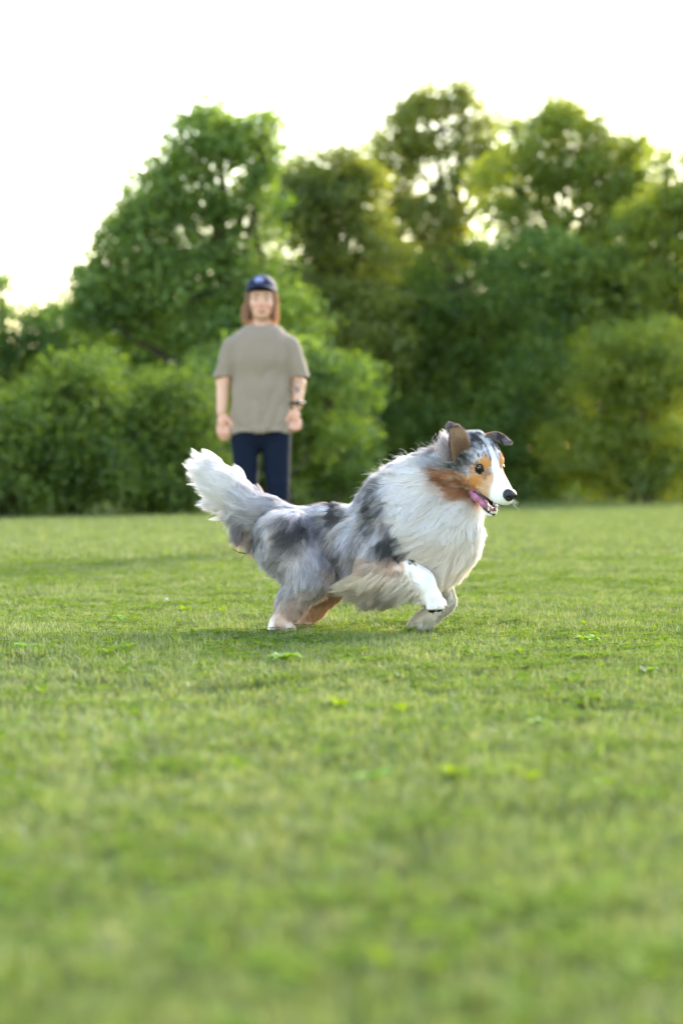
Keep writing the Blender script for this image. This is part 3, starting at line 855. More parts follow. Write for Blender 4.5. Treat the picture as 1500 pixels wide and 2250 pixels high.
def body_paint(P, grp):
    px, py = pxy(P)
    jit = (fbm(P, 40, 11, 2) - .5)
    pxj, pyj = px + jit * 40, py + jit * 40
    n1 = fbm(P * np.array([1, 1, .8]), 16, 21, 3); n2 = fbm(P, 45, 22, 2)
    c = np.repeat(LGREY[None], len(P), 0)
    c = mix(c, MGREY, ss(.48, .60, n1) * .85)
    c = mix(c, CREAM, ss(.52, .66, fbm(P * np.array([1.6, 1, .5]), 30, 28, 2)) * .45)
    c = mix(c, PEACH * .7 + LGREY * .35, ss(.48, .62, fbm(P, 12, 25, 2)) * .5)
    c = mix(c, DGREY, ss(.57, .68, n1 * .7 + n2 * .3) * .85)
    c = mix(c, DGREY * .8, ss(.62, .70, fbm(P * np.array([1.5, 1, .7]), 55, 29, 2)) * .6)
    for bx, by, rx, ry, w in [(640, 1168, 34, 24, .9), (622, 1195, 22, 16, .7), (735, 1132, 20, 26, .95), (815, 1120, 14, 40, .9), (690, 1098, 22, 10, .7), (856, 1210, 30, 16, .9), (884, 1226, 16, 10, .95), (808, 1160, 12, 18, .7), (850, 1180, 14, 14, .7), (560, 1180, 20, 24, .7), (664, 1150, 26, 14, .6), (830, 1075, 10, 20, .8)]:
        r2 = ((pxj - bx) / rx) ** 2 + ((pyj - by) / ry) ** 2
        c = mix(c, DGREY * .7, ss(1.35, .75, r2) * w)
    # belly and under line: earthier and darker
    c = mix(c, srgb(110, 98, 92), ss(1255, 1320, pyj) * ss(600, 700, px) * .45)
    # legs
    nh = grp == 'near_hind'; fh = grp == 'far_hind'; nf = grp == 'near_fore'; ff = grp == 'far_fore'; tl = grp == 'tail'
    c = mix(c, LGREY * 1.05, nh * ss(1190, 1230, pyj) * .6)
    c = mix(c, PEACH * .92, nh * ss(1290, 1360, pyj + (px - 620) * .25) * (.35 + .5 * n1))
    c = mix(c, PEACH * .8, nh * ss(690, 725, pxj) * ss(1225, 1260, pyj) * .5)
    c = mix(c, WHITE, nh * ss(606, 594, px) * ss(1352, 1362, py) * .8)
    c = mix(c, TAN * .5 + PEACH * .5, fh * ss(1270, 1310, pyj) * .7)
    c = mix(c, PEACH, nf * ss(1215, 1240, pyj) * (.35 + .6 * n1))
    c = mix(c, TAN, nf * ss(1218, 1236, pyj) * ss(1262, 1245, pyj) * ss(862, 885, pxj) * .45)
    c = mix(c, WHITE, nf * ss(880, 900, pxj + (pyj - 1260) * .5) * .96)
    c = mix(c, CREAM, nf * ss(1250, 1275, pyj) * ss(915, 890, pxj) * .9)
    c = mix(c, DGREY * .8, (nf | (grp == 'trunk')) * ss(1.3, .5, ((pxj - 852) / 30) ** 2 + ((pyj - 1212) / 18) ** 2) * .85)
    c = mix(c, DGREY * .7, (nf | (grp == 'trunk')) * ss(1.3, .5, ((pxj - 882) / 16) ** 2 + ((pyj - 1230) / 10) ** 2) * .9)
    c = mix(c, srgb(205, 192, 172), nf * ss(.5, .7, n2) * .3)
    c = mix(c, srgb(206, 200, 192), ff * np.ones(len(P)) * .95)
    # tail: grey root, white plume, rusty lower fringe
    tw = ss(20, -25, (pxj - 545) * .70 + (pyj - 1105) * .72)
    c = mix(c, MGREY, tl * .4); c = mix(c, WHITE, tl * tw)
    c = mix(c, PEACH * .8, tl * ss(1150, 1190, pyj) * .8)
    # white collar and chest
    wr = inside(pxj, pyj, RUFF, 9) * ((grp == 'trunk') | (grp == 'head'))
    c = mix(c, WHITE, wr)
    c = mix(c, CREAM * 1.03, wr * ss(1120, 1260, py) * .45 * n1 * 1.6)
    for bx, by, rx, ry in [(838, 1205, 16, 12), (862, 1208, 20, 14), (880, 1226, 15, 10), (848, 1188, 12, 14), (896, 1238, 12, 8)]:
        r2 = ((pxj - bx) / rx) ** 2 + ((pyj - by) / ry) ** 2
        c = mix(c, DGREY * .5, ((grp == 'trunk') | nf) * ss(1.2, .7, r2 + (n2 - .5) * 1.5) * .9)
    r2 = ((pxj - 822 - (pyj - 1120) * .12) / 15) ** 2 + ((pyj - 1118) / 48) ** 2
    c = mix(c, DGREY * .7, (grp == 'trunk') * ss(1.3, .6, r2 + (n2 - .5) * 1.6) * .85)
    ck = inside(pxj, pyj, [(945, 1040), (1060, 1055), (1056, 1108), (1008, 1100), (965, 1074)], 6) * (grp == 'trunk')
    c = mix(c, TAN * (.8 + .4 * n2[:, None]), ck * .9)
    return c

def head_paint(P):
    q = to_head(P); f, l, u = q[:, 0], q[:, 1], q[:, 2]
    j = (fbm(P, 60, 41, 2) - .5)
    fj, uj = f + j * .02, u + j * .02
    al = np.abs(l)
    qn = np.stack([f * .45 + u * .25, l, u - f * .2], -1)
    n1 = fbm(qn, 75, 42, 2) * .5 + fbm(qn, 190, 44, 2) * .5
    c = np.repeat((LGREY * .85)[None], len(P), 0)
    c = mix(c, MGREY * .75, ss(.36, .48, n1) * .85)
    c = mix(c, BLACK * 1.4, ss(.50, .57, n1) * ss(-.075, -.04, f) * .95)
    # back of the neck pales into the collar
    c = mix(c, LGREY * 1.05, ss(-.03, -.07, fj) * .8)
    # tan cheeks, eyebrows
    cheek = ss(.006, -.008, uj + .006 - .48 * (fj - .035)) * ss(-.085, -.055, fj)
    cheek = np.maximum(cheek, ss(.045, .055, fj) * ss(.008, -.004, uj))
    c = mix(c, TAN * 1.05, cheek * .95)
    st = fbm(np.stack([f * .35, l, u - f * .25], -1), 110, 47, 2)
    c = mix(c, RUST, cheek * ss(-.018, -.05, uj) * ss(.03, -.02, fj) * .7)
    c = mix(c, CREAM * .8, cheek * ss(.5, .65, st) * .55)
    c = mix(c, RUST * .6, cheek * ss(.42, .30, st) * ss(.05, .01, fj) * .6)
    c = mix(c, PEACH * .95, cheek * ss(.05, .09, fj) * .6)
    brow = ss(1.4, .6, ((fj - .050) / .024) ** 2 + ((al - .028) / .016) ** 2 + ((uj - .030) / .017) ** 2)
    c = mix(c, TAN * 1.05, brow * .95)
    c = mix(c, TAN * .9, ss(1.3, .6, ((fj - .052) / .03) ** 2 + ((uj - .004) / .016) ** 2) * ss(.018, .026, al) * .7)
    # dark smudge under and in front of the eye
    c = mix(c, DGREY, ss(1.2, .4, ((fj - .066) / .014) ** 2 + ((u - .000) / .016) ** 2 + ((al - .026) / .012) ** 2 + (n1 - .5) * 3) * .5)
    c = mix(c, MGREY * .9, ss(1.2, .4, ((fj - .022) / .022) ** 2 + ((u + .010) / .010) ** 2) * ss(.02, .03, al) * .7)
    # white blaze widening over the muzzle
    half = .0075 + .006 * ss(.04, .07, f) + .020 * ss(.075, .125, f)
    top = ss(half + .003, half - .003, al) * ss(-.02, .0, f) * ss(-.05, -.035, u + .0 * f)
    c = mix(c, WHITE, top * .98)
    c = mix(c, WHITE, ss(.098, .118, fj) * .97)
    # chin and throat white
    c = mix(c, WHITE * .95, ss(-.070, -.082, u + .26 * (f - .03)) * ss(-.02, .01, f))
    return c

def dog_inner_mouth(P):
    q = to_head(P); f, l, u = q[:, 0], q[:, 1], q[:, 2]
    ab = np.array([.069, -.009]); v0, v1 = f - .056, u + .063
    t = np.clip((v0 * ab[0] + v1 * ab[1]) / (ab @ ab), 0, 1.4)
    d = np.hypot(v0 - t * ab[0], v1 - t * ab[1]) - (.0065 + .0135 * t)
    trough = ((f - .081) / .042) ** 2 + (l / .015) ** 2 + ((u + .081) / .0145) ** 2 < 1
    return ((d < 0) & (f > .045)) | trough

def eye_near(P):
    q = to_head(P); a = q.copy(); a[:, 1] = np.abs(a[:, 1])
    return np.linalg.norm(a - (EYE + [.006, .006, 0]), axis=1)

def group_of(P, parts):
    gs = []; best = np.full(len(P), 1e9); out = np.empty(len(P), object)
    P32 = P.astype(np.float32)
    for g, (fn, lo, hi) in parts:
        d = fn(P32); m = d < best - 0.0005
        out[m] = g; best[m] = d[m]
    return out.astype(str)

def build_dog():
    r = np.random.default_rng(42)
    base = D(720, 1397, .05); base[2] = 0.0
    dog = empty('dog', base, 'fluffy blue merle herding dog with white ruff running across the lawn, tongue out', 'dog')
    V, Q, parts = dog_shape()
    N = vnormals(V, Q)
    G = group_of(V, parts)
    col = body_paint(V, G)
    hd = G == 'head'
    q = to_head(V)
    hw = hd & (q[:, 0] > -.075)
    col[hw] = head_paint(V[hw])
    mouth = dog_inner_mouth(V) & hd
    col[mouth] = srgb(70, 28, 36)
    ee = eye_near(V) < .0145; col[ee & hd] = srgb(26, 20, 20)
    col = np.clip(col * .95, 0, 1)
    # dark pads under the near fore paw and the hind paw
    px, py = pxy(V)
    pad = (G == 'near_fore') & (py > 1329) & (N[:, 2] < -.3); col[pad] = srgb(40, 34, 34)
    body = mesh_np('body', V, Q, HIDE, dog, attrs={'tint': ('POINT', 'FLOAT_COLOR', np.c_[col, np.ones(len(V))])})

    # ---------------- fur
    fc = V[Q].mean(1); gq = G[Q[:, 0]]
    hq = to_head(fc)
    W = np.select([gq == 'head', gq == 'tail', gq == 'near_fore', gq == 'far_fore', gq == 'far_hind'], [4.5, 2.2, 1.6, 1.6, 1.0], 1.0)
    W = np.where(mouth[Q[:, 0]], 0, W)
    W = np.where((gq == 'head') & (eye_near(fc) < .0135), 0, W)
    W = np.where((gq == 'head') & (np.linalg.norm(hq - [.146, 0, -.018], axis=1) < .017), 0, W)
    W = np.where(pad[Q[:, 0]], .1, W)
    n = 220000
    P, M, fi = sample_surface(V, Q, N, n, W, r)
    g = gq[fi]
    px, py = pxy(P)
    hl = to_head(P)
    # guides: group, px, py, flow (right, down, away), length m, lift
    GUIDE = {
        'trunk': [(1045, 1150, -.30, 1, 0, .050, .30), (1005, 1115, -.9, .55, .1, .055, .32), (960, 1180, -.85, .65, 0, .065, .30), (985, 1250, -.5, 1, 0, .070, .32),
                  (900, 1150, -1, .40, .1, .062, .24), (905, 1060, -.9, .35, .2, .055, .24), (872, 1010, -.95, -.15, .2, .055, .42), (955, 990, -.9, -.15, .2, .05, .45), (855, 1090, -.9, .4, .1, .060, .32),
                  (905, 1235, -.7, .9, 0, .065, .32), (800, 1130, -.8, .6, .1, .046, .18), (740, 1105, -1, .25, .1, .036, .14), (670, 1105, -1, .22, .1, .036, .14),
                  (605, 1130, -1, .4, .1, .050, .25), (790, 1200, -.45, 1, 0, .065, .22), (720, 1200, -.5, 1, 0, .058, .22), (760, 1280, -.5, 1, 0, .060, .3), (850, 1285, -.7, .9, 0, .065, .4)],
        'near_hind': [(600, 1180, -.6, .9, 0, .050, .25), (650, 1200, -.5, 1, 0, .055, .22), (700, 1255, -.3, 1, 0, .050, .25), (620, 1270, -.35, 1, 0, .050, .22), (645, 1310, -.3, 1, 0, .032, .22), (690, 1285, -.3, 1, 0, .045, .28), (630, 1335, -.4, .9, 0, .026, .24), (660, 1335, -.4, .9, 0, .030, .24), (612, 1360, -.2, 1, 0, .012, .2), (615, 1375, .1, .6, 0, .010, .25)],
        'far_hind': [(740, 1280, -.5, 1, 0, .035, .2), (690, 1335, -.3, 1, 0, .022, .2), (665, 1375, 0, 1, 0, .012, .25)],
        'near_fore': [(850, 1200, -.5, .9, 0, .045, .22), (835, 1250, -.6, .8, 0, .040, .22), (890, 1255, .6, .5, 0, .018, .17), (925, 1275, .5, .85, 0, .011, .14), (950, 1320, .4, .9, 0, .010, .16)],
        'far_fore': [(935, 1250, .2, 1, 0, .03, .2), (975, 1310, .0, 1, 0, .018, .2), (915, 1375, -.7, .6, 0, .014, .2)],
        'tail': [(590, 1140, -1, .25, .1, .055, .25), (545, 1115, -1, .1, .1, .13, .3), (505, 1080, -.92, -.30, .1, .135, .3), (475, 1050, -.7, -.7, .1, .10, .3)],
        'head': [(1000, 1050, -1, .3, .1, .03, .3)],
    }
    flow = np.zeros((n, 3)); length = np.zeros(n); lift = np.zeros(n)
    for gn, gd in GUIDE.items():
        m = g == gn
        a = np.array(gd)
        w = 1.0 / (((px[m][:, None] - a[None, :, 0]) ** 2 + (py[m][:, None] - a[None, :, 1]) ** 2) / 400 + 1) ** 2
        w /= w.sum(1, keepdims=True)
        fl = w @ a[:, 2:5]
        flow[m] = np.stack([fl[:, 0], fl[:, 2], -fl[:, 1]], -1)
        length[m] = w @ a[:, 5]; lift[m] = w @ a[:, 6]
    clump = np.full(n, .66)
    lift = np.clip(lift + (fbm(P, 26, 71, 2) - .5) * .55, .08, .75)
    length = length * (.8 + .5 * fbm(P, 30, 72, 2))
    # wavy flow so locks do not lie in one line
    wv = np.stack([fbm(P, 14, 61 + i, 2) - .5 for i in range(3)], -1)
    flow = nrm(nrm(flow) + wv * 1.6)
    # feathering behind the near fore leg
    fe = (g == 'near_fore') & (px < 925) & (py > 1255) & (M[:, 2] < .05)
    flow[fe] = nrm(np.array([-.85, .0, -.55]) + wv[fe] * 1.0); length[fe] = .10 * ss(935, 885, px[fe]) * r.uniform(.45, 1.2, fe.sum()) + .012; lift[fe] = .35; clump[fe] = .9
    # ruff and plume gather into locks
    tl = g == 'tail'
    tz = M[:, 2]
    fan = np.stack([np.interp(tz, [-1, 0, 1], [-.88, -.96, -.60]), np.full(n, .05), np.interp(tz, [-1, -.3, .3, 1], [-.50, -.05, .42, .85])], -1)
    fl_ = np.interp(tz, [-1, 0, 1], [.130, .112, .085])
    wt = tl * ss(598, 565, px)
    flow = nrm(flow * (1 - wt)[:, None] + (fan + wv * .55) * wt[:, None])
    length = length * (1 - wt) + fl_ * wt
    tlow = tl & (tz < -.1) & (px > 520)
    flow[tlow] = nrm(np.array([-.50, .05, -.85]) + wv[tlow] * .5); length[tlow] = .105
    lift = np.where(tl, .3, lift)
    length[tl] *= (.62 + .70 * vnoise(P[tl], 60, 81)); clump[tl] = .95
    back_leg = (g == 'near_hind') & (M[:, 0] < -.3) & (py < 1300)
    length[back_leg] *= 1.15
    # head: short, swept back from the nose
    h = g == 'head'
    f, l, u = hl[:, 0], hl[:, 1], hl[:, 2]
    dl = np.stack([-np.ones(n), np.sign(l) * .25 * ss(.06, .0, f), np.where(u > 0, .10, -.25)], -1)
    flow[h] = nrm((dl @ HM.T)[h] + wv[h] * .35)
    L = .006 + .006 * ss(.09, .04, f) + .011 * ss(.035, .0, f) + .020 * ss(.0, -.05, f) + .018 * ss(-.005, -.04, u) * ss(.05, -.01, f)
    length[h] = L[h]; lift[h] = .16 + .10 * ss(.03, -.04, f[h]); clump[h] = .5
    col = body_paint(P, g)
    ph = h & (f > -.075)
    col[ph] = head_paint(P[ph])
    pts, own = grow(P, M, flow, length, lift, r, clumps=clump, per=30, k=7, gravity=.12, wild=.16)
    # colour again from the middle of long strands so that locks carry one colour
    mid = pts[:, 3]
    cb = body_paint(mid, g); lo_ = length > .03
    col[lo_ & ~ph] = (cb * .7 + col * .3)[lo_ & ~ph]
    col = col * .65 + col[own] * .35
    shade = r.normal(1, .13, n)[:, None] * (1 + .34 * (r.random(n)[own] - .5))[:, None]
    wht = ss(.55, .8, col.min(1))[:, None]
    shade = 1 + (shade - 1) * (1 - .85 * wht)
    shade[h] = (r.normal(1, .17, n)[:, None] * (1 + .5 * (r.random(n)[own] - .5))[:, None])[h]
    col = np.clip(col * shade, .004, .95)
    t = np.linspace(0, 1, 7)
    C = np.repeat(col[:, None, :], 7, 1)
    # low strands under the near fore leg darken towards their tips
    dark_tip = fe * ss(1290, 1325, pxy(pts[:, 6])[1]) * ss(925, 880, px)
    C = C * (1 - (dark_tip[:, None] * t[None] ** 1.5)[..., None] * .55)
    R = np.repeat(np.interp(t, [0, .5, 1], [1, .8, .12])[None], n, 0) * np.select([h, length > .05], [.00050, .00058], .0005)[:, None] * r.uniform(.7, 1.25, n)[:, None]
    sets = {'ruff': (g == 'trunk') & (inside(px, py, RUFF, 4) > .5), 'tail_plume': tl, 'face_fur': h,
            'leg_feathering': np.isin(g, ['near_fore', 'far_fore', 'near_hind', 'far_hind'])}
    rest = np.ones(n, bool)
    for nm, m in sets.items():
        rest &= ~m
        hair_np(nm, pts[m], R[m], C[m], FUR, dog)
    hair_np('coat', pts[rest], R[rest], C[rest], FUR, dog)

    fa = r.choice(np.where((g == 'trunk') & (M[:, 2] > .35) & (px > 800))[0], 420, replace=False)
    fp, _ = grow(P[fa], M[fa], flow[fa], length[fa] * 1.15, np.clip(lift[fa] + .12, 0, .7), r, clumps=.15, per=6, k=7, gravity=0, wild=.35, curl=.3)
    hair_np('flyaway_hair', fp, np.repeat(np.linspace(.0004, .0001, 7)[None], len(fa), 0), C[fa], FUR, dog)
    nt_ = 1500
    bt = np.array([D(r.normal(978, 7), r.normal(985, 11), HO[1] + r.uniform(-.02, .03)) for _ in range(nt_)])
    tp, _ = grow(bt, np.repeat(nrm(np.array([[-.6, -.3, .6]])), nt_, 0), np.repeat(np.array([[-.35, .1, 1.0]]), nt_, 0) + r.normal(0, .25, (nt_, 3)), r.uniform(.02, .05, nt_), np.full(nt_, .3), r, clumps=.8, per=20, k=7, gravity=-.1)
    tc = mix(np.repeat((LGREY * .95)[None], nt_, 0), srgb(190, 168, 160), r.random(nt_)) * r.normal(1, .12, nt_)[:, None]
    hair_np('ear_tuft', tp, np.repeat(np.linspace(.0005, .0001, 7)[None], nt_, 0), np.repeat(np.clip(tc, 0, .9)[:, None], 7, 1), FUR, dog)

    # ---------------- fine features of the head
    EYEW = plain('eye_white', srgb(150, 142, 138), .15, .5, coat=1)
    IRIS = plain('iris_brown', srgb(66, 42, 27), .12, .5, vary=.4, vscale=400, coat=.5)
    PUPIL = plain('pupil_black', (.004, .004, .005), .06, .6, coat=1)
    LID = plain('eyelid_dark', srgb(24, 18, 18), .4, .4)
    for sg in (1, -1):
        c = H(EYE[0] + .0005, sg * (EYE[1] - .0020), EYE[2])
        e = mesh_np('eye', *sphere_mesh(c, .0088 * HS), EYEW, dog)
        gz = HM @ np.array([.88, sg * .50, .04])
        mesh_np('iris', *sphere_mesh(c, .0090 * HS, cap=1.12, axis=gz, nv=5), IRIS, e)
        mesh_np('pupil', *sphere_mesh(c, .00912 * HS, cap=.5, axis=gz, nv=4), PUPIL, e)
        ring = []
        out = nrm(HM @ np.array([.55, sg * .83, .05])); a1 = nrm(np.cross(out, HM[:, 2])); a2 = np.cross(out, a1)
        for i in range(25):
            an = 2 * math.pi * i / 24
            ring.append(c + .0054 * HS * out + .0070 * HS * (math.cos(an) * a1 * 1.3 + math.sin(an) * a2 * .78))
        mesh_np('eyelid', *tube(ring, [.0017] * 25, 6, cap=False), LID, dog)
    # nose leather with nostrils
    nf = Field(H(0.1520, 0, -.02) - .04, H(0.1520, 0, -.02) + .04, .0014)
    nf.add(ell(H(0.1500, 0, -.016), np.array([.0145, .0195, .0150]) * HS, HM), .003)
    nf.add(ell(H(0.1510, 0, -.024), np.array([.012, .0135, .0125]) * HS, HM), .006)
    for sg in (1, -1):
        nf.add(ell(H(0.1540, sg * .011, -.018), np.array([.0095, .0090, .0100]) * HS, HM), .004)
        nf.cut(ell(H(0.1625, sg * .0100, -.0185), np.array([.0065, .0042, .0046]) * HS, HM), .002)
        nf.cut(ell(H(0.1570, sg * .0195, -.0205), np.array([.006, .003, .0018]) * HS, HM), .002)
    nf.cut(cone(H(0.1650, 0, -.010), H(0.1620, 0, -.034), .0012, .0012), .0015)
    nv, nq = nf.mesh()
    mesh_np('nose', nv, nq, plain('nose_leather', srgb(34, 33, 40), .32, .5, bump=.35, bscale=500), dog)
    # tongue over the near lip
    tf = Field(H(.07, .01, -.07) - .08, H(.07, .01, -.07) + .08, .0018)
    for a, b, ra, rb in [((.030, .018, -.066), (.056, .026, -.070), .0125, .0135), ((.056, .026, -.070), (.080, .018, -.081), .0135, .010), ((.080, .018, -.081), (.099, .004, -.089), .010, .006), ((.036, .031, -.068), (.060, .033, -.073), .0075, .009)]:
        tf.add(cone(H(*a), H(*b), ra * HS, rb * HS), .008)
    tf.cut(cone(H(.046, .032, -.0560), H(.092, .010, -.0770), .0022, .0018), .005)
    tv, tq = tf.mesh()
    mesh_np('tongue', smooth(tv, tq, 2), tq, plain('tongue_pink', srgb(182, 110, 152), .32, .5, bump=.4, bscale=260, vary=.15, vscale=120, coat=.3, sss=.1), dog)
    # dark lips on the lower jaw
    LIP = plain('lip_dark', srgb(52, 36, 44), .35, .5, coat=.2)
    lip = [H(f_, l_, u_) for f_, l_, u_ in ((.046, .031, -.073), (.066, .026, -.081), (.086, .019, -.089), (.101, .011, -.096), (.109, 0, -.0985), (.101, -.011, -.096), (.086, -.019, -.089), (.066, -.026, -.081), (.046, -.031, -.073))]
    mesh_np('lower_lip', *tube(lip, [.003, .0045, .0058, .0062, .0062, .0062, .0058, .0045, .003], 8), LIP, dog)
    up = [H(.046, .037, -.060), H(.07, .034, -.058), H(.09, .027, -.058), H(.11, .020, -.058)]
    for sg in (1, -1):
        mesh_np('upper_lip', *tube([H(*(to_head(p[None])[0] * [1, sg, 1])) for p in up], [.0022, .0028, .0028, .002], 6), LIP, dog)
    # teeth
    TOOTH = plain('tooth_ivory', srgb(232, 222, 196), .25, .5, coat=.4)
    def tooth(b, t, r0):
        b, t = np.array(b), np.array(t); m = (b + t) / 2 + np.array([-.0012, 0, 0])
        mesh_np('tooth', *tube([H(*b), H(*m), H(*t)], [r0 * HS, r0 * .72 * HS, r0 * .12 * HS], 7), TOOTH, dog)
    for sg in (1, -1):
        tooth((.099, sg * .0125, -.094), (.100, sg * .0145, -.0750), .0038)
        for i, (ff_, ll) in enumerate(((.107, .0095), (.1095, .006), (.111, .002))):
            tooth((ff_, sg * ll, -.096), (ff_ + .001, sg * ll, -.0890), .0022)
        for ff_, ll, hh in ((.086, .0155, .0075), (.076, .0175, .009), (.066, .0195, .010)):
            tooth((ff_, sg * ll, -.086 - (ff_ - .08) * .3), (ff_, sg * ll, -.086 - (ff_ - .08) * .3 + hh), .0032)
        tooth((.112, sg * .0135, -.052), (.113, sg * .0135, -.066), .0034)
        for ff_, ll in ((.122, .0035), (.1205, .008)):
            tooth((ff_, sg * ll, -.052), (ff_ + .001, sg * ll, -.0585), .002)
    CLAW = plain('claw_dark', srgb(40, 34, 32), .4, .5)
    for dx, dy, dd in ((4, 21, -.030), (18, 19, -.013), (24, 11, .008), (14, 15, .024)):
        a = D(944 + dx * 1.25, 1314 + dy * 1.18, -.16 + dd * 1.1); b = D(944 + dx * 1.55, 1314 + dy * 1.62 + 3, -.16 + dd * 1.15)
        mesh_np('claw', *tube([a, (a + b) / 2 + [.001, 0, .0015], b], [.0036, .0028, .0006], 6), CLAW, dog)
    for dd in (-.018, -.005, .008, .018):
        a = D(904, 1388, .01 + dd); b = D(893, 1393, .01 + dd)
        mesh_np('claw', *tube([a, (a + b) / 2 + [0, 0, .001], b], [.0034, .0026, .0006], 6), CLAW, dog)
    # whiskers
    wp = []; 
    for i in range(26):
        sg = 1 if r.random() < .5 else -1
        b = H(r.uniform(.118, .142), sg * r.uniform(.012, .019), r.uniform(-.048, -.034))
        d = nrm(HM @ np.array([r.uniform(.2, .9), sg * r.uniform(.4, 1), r.uniform(-.5, .1)]))
        ln = r.uniform(.018, .04); ts = np.linspace(0, 1, 7)[:, None]
        wp.append(b + d * ln * ts + np.array([0, 0, -1]) * ln * .25 * ts ** 2)
    wp = np.array(wp)
    hair_np('whiskers', wp, np.repeat(np.linspace(.00035, .0001, 7)[None], len(wp), 0), np.full((len(wp), 7, 3), .75), FUR, dog)
    # ---------------- ears: cupped leaves of skin with short fur
    def ear(center, width, wdir, cup, flip, inner, outer, seed):
        """center: points base->tip; width: half widths; wdir: width directions; cup: bulge along the face normal"""
        rr = np.random.default_rng(seed)
        cs = np.array(center); n_ = len(cs); m = 9
        ts = np.linspace(0, n_ - 1, 22)
        ip = lambda A: np.stack([np.interp(ts, range(n_), np.array(A)[:, k]) for k in range(3)], -1)
        c = ip(cs); 
        for _ in range(2): c[1:-1] = (c[:-2] + 2 * c[1:-1] + c[2:]) / 4
        wd = nrm(ip(wdir)); w = np.interp(ts, range(n_), width); cu = np.interp(ts, range(n_), cup)
        tg = nrm(np.gradient(c, axis=0)); nn = nrm(np.cross(tg, wd)) * flip
        s_ = np.linspace(-1, 1, m)
        S = c[:, None] + wd[:, None] * (w[:, None] * s_[None])[..., None] + nn[:, None] * (cu[:, None] * (s_[None] ** 2))[..., None]
        th = .0022
        A = (S + nn[:, None] * th).reshape(-1, 3); B = (S - nn[:, None] * th).reshape(-1, 3)
        V = np.concatenate([A, B]); o = len(A); F = []
        k = len(ts)
        for i in range(k - 1):
            for j in range(m - 1):
                a = i * m + j
                F.append((a, a + m, a + m + 1, a + 1)); F.append((o + a, o + a + 1, o + a + m + 1, o + a + m))
        for i in range(k - 1):
            for j in (0, m - 1):
                a = i * m + j; q4 = (a, o + a, o + a + m, a + m)
                F.append(q4 if j == 0 else q4[::-1])
        for j in range(m - 1):
            a = (k - 1) * m + j; F.append((a, o + a, o + a + 1, a + 1))
        F = np.array(F)
        if flip < 0: F = F[:, ::-1]
        side = np.r_[np.ones(o), np.zeros(o)].astype(bool)
        nn_ = vnormals(V, F)
        cen = V.mean(0)
        def paint(P, isA, frac):
            nz = fbm(P, 70, seed, 2)
            ci = np.repeat(np.array(inner)[None], len(P), 0) * (.85 + .3 * nz)[:, None]
            co = mix(np.repeat(np.array(outer[0])[None], len(P), 0), outer[1], ss(.45, .6, nz))
            return np.where(isA[:, None], ci, co)
        e = mesh_np('ear', V, F, HIDE, dog, attrs={'tint': ('POINT', 'FLOAT_COLOR', np.c_[paint(V, side, None) * .7, np.ones(len(V))])})
        ne = 7000
        Pe, Me, fe_ = sample_surface(V, F, nn_, ne, np.ones(len(F)), rr)
        isA = (Me * np.repeat(nn, 1, 0)[np.clip(np.searchsorted(np.arange(22), 0), 0, 21)]).sum(1) > 9
        kd = kdtree.KDTree(22)
        for i, p in enumerate(c): kd.insert(p, i)
        kd.balance()
        ii = np.array([kd.find(p)[1] for p in Pe])
        isA = (Me * nn[ii]).sum(1) > 0
        fr = ii / 21
        Lh = np.where(isA, .007 + .016 * ss(.45, 0, fr), .011 + .022 * ss(.6, 0, fr) * (flip < 0))
        pe, ow = grow(Pe, Me, tg[ii] * 1.0 + rr.normal(0, .25, (ne, 3)), Lh, np.full(ne, .28), rr, clumps=.5, per=14, k=7, gravity=0)
        ce = np.clip(paint(Pe, isA, fr) * rr.normal(1, .12, ne)[:, None], .004, .9)
        hair_np('ear_fur', pe, np.repeat(np.interp(np.linspace(0, 1, 7), [0, 1], [.0004, .0001])[None], ne, 0), np.repeat(ce[:, None], 7, 1), FUR, e)
    X, Y, Z = np.array([1, 0, 0.]), np.array([0, 1, 0.]), np.array([0, 0, 1.])
    hy = HO[1]
    # near ear stands up, its tip tips over backwards
    ear([D(1008, 1004, hy - .02), D(1005, 978, hy - .045), D(1003, 954, hy - .052), D(1001, 937, hy - .050), D(996, 930, hy - .058), D(989, 933, hy - .068), D(982, 942, hy - .070)],
        [.028, .030, .026, .022, .018, .012, .004], [X + .35 * Z + .35 * Y, X + .25 * Z + .3 * Y, X - .05 * Z + .3 * Y, X - .3 * Z, X - .4 * Z, X - .4 * Z, X - .3 * Z], [.018, .020, .012, .004, 0, 0, 0], -1, srgb(186, 152, 126), (srgb(140, 120, 122), srgb(92, 80, 86)), 5)
    # far ear folds forward and sticks out past the brow
    ear([D(1078, 985, hy - .01), D(1080, 968, hy - .005), D(1091, 963, hy - .02), D(1106, 967, hy - .045), D(1122, 972, hy - .062)],
        [.026, .026, .022, .016, .004], [X * .9 + .55 * Y - .3 * Z, X * .8 + .6 * Y - .5 * Z, X * .35 + .6 * Y - .9 * Z, X * .2 + .3 * Y - Z, X * .2 - Z], [.010, .008, .006, .004, 0], 1, srgb(176, 128, 92), (srgb(150, 140, 150), DGREY * 1.3), 6)
    return dog

build_dog()
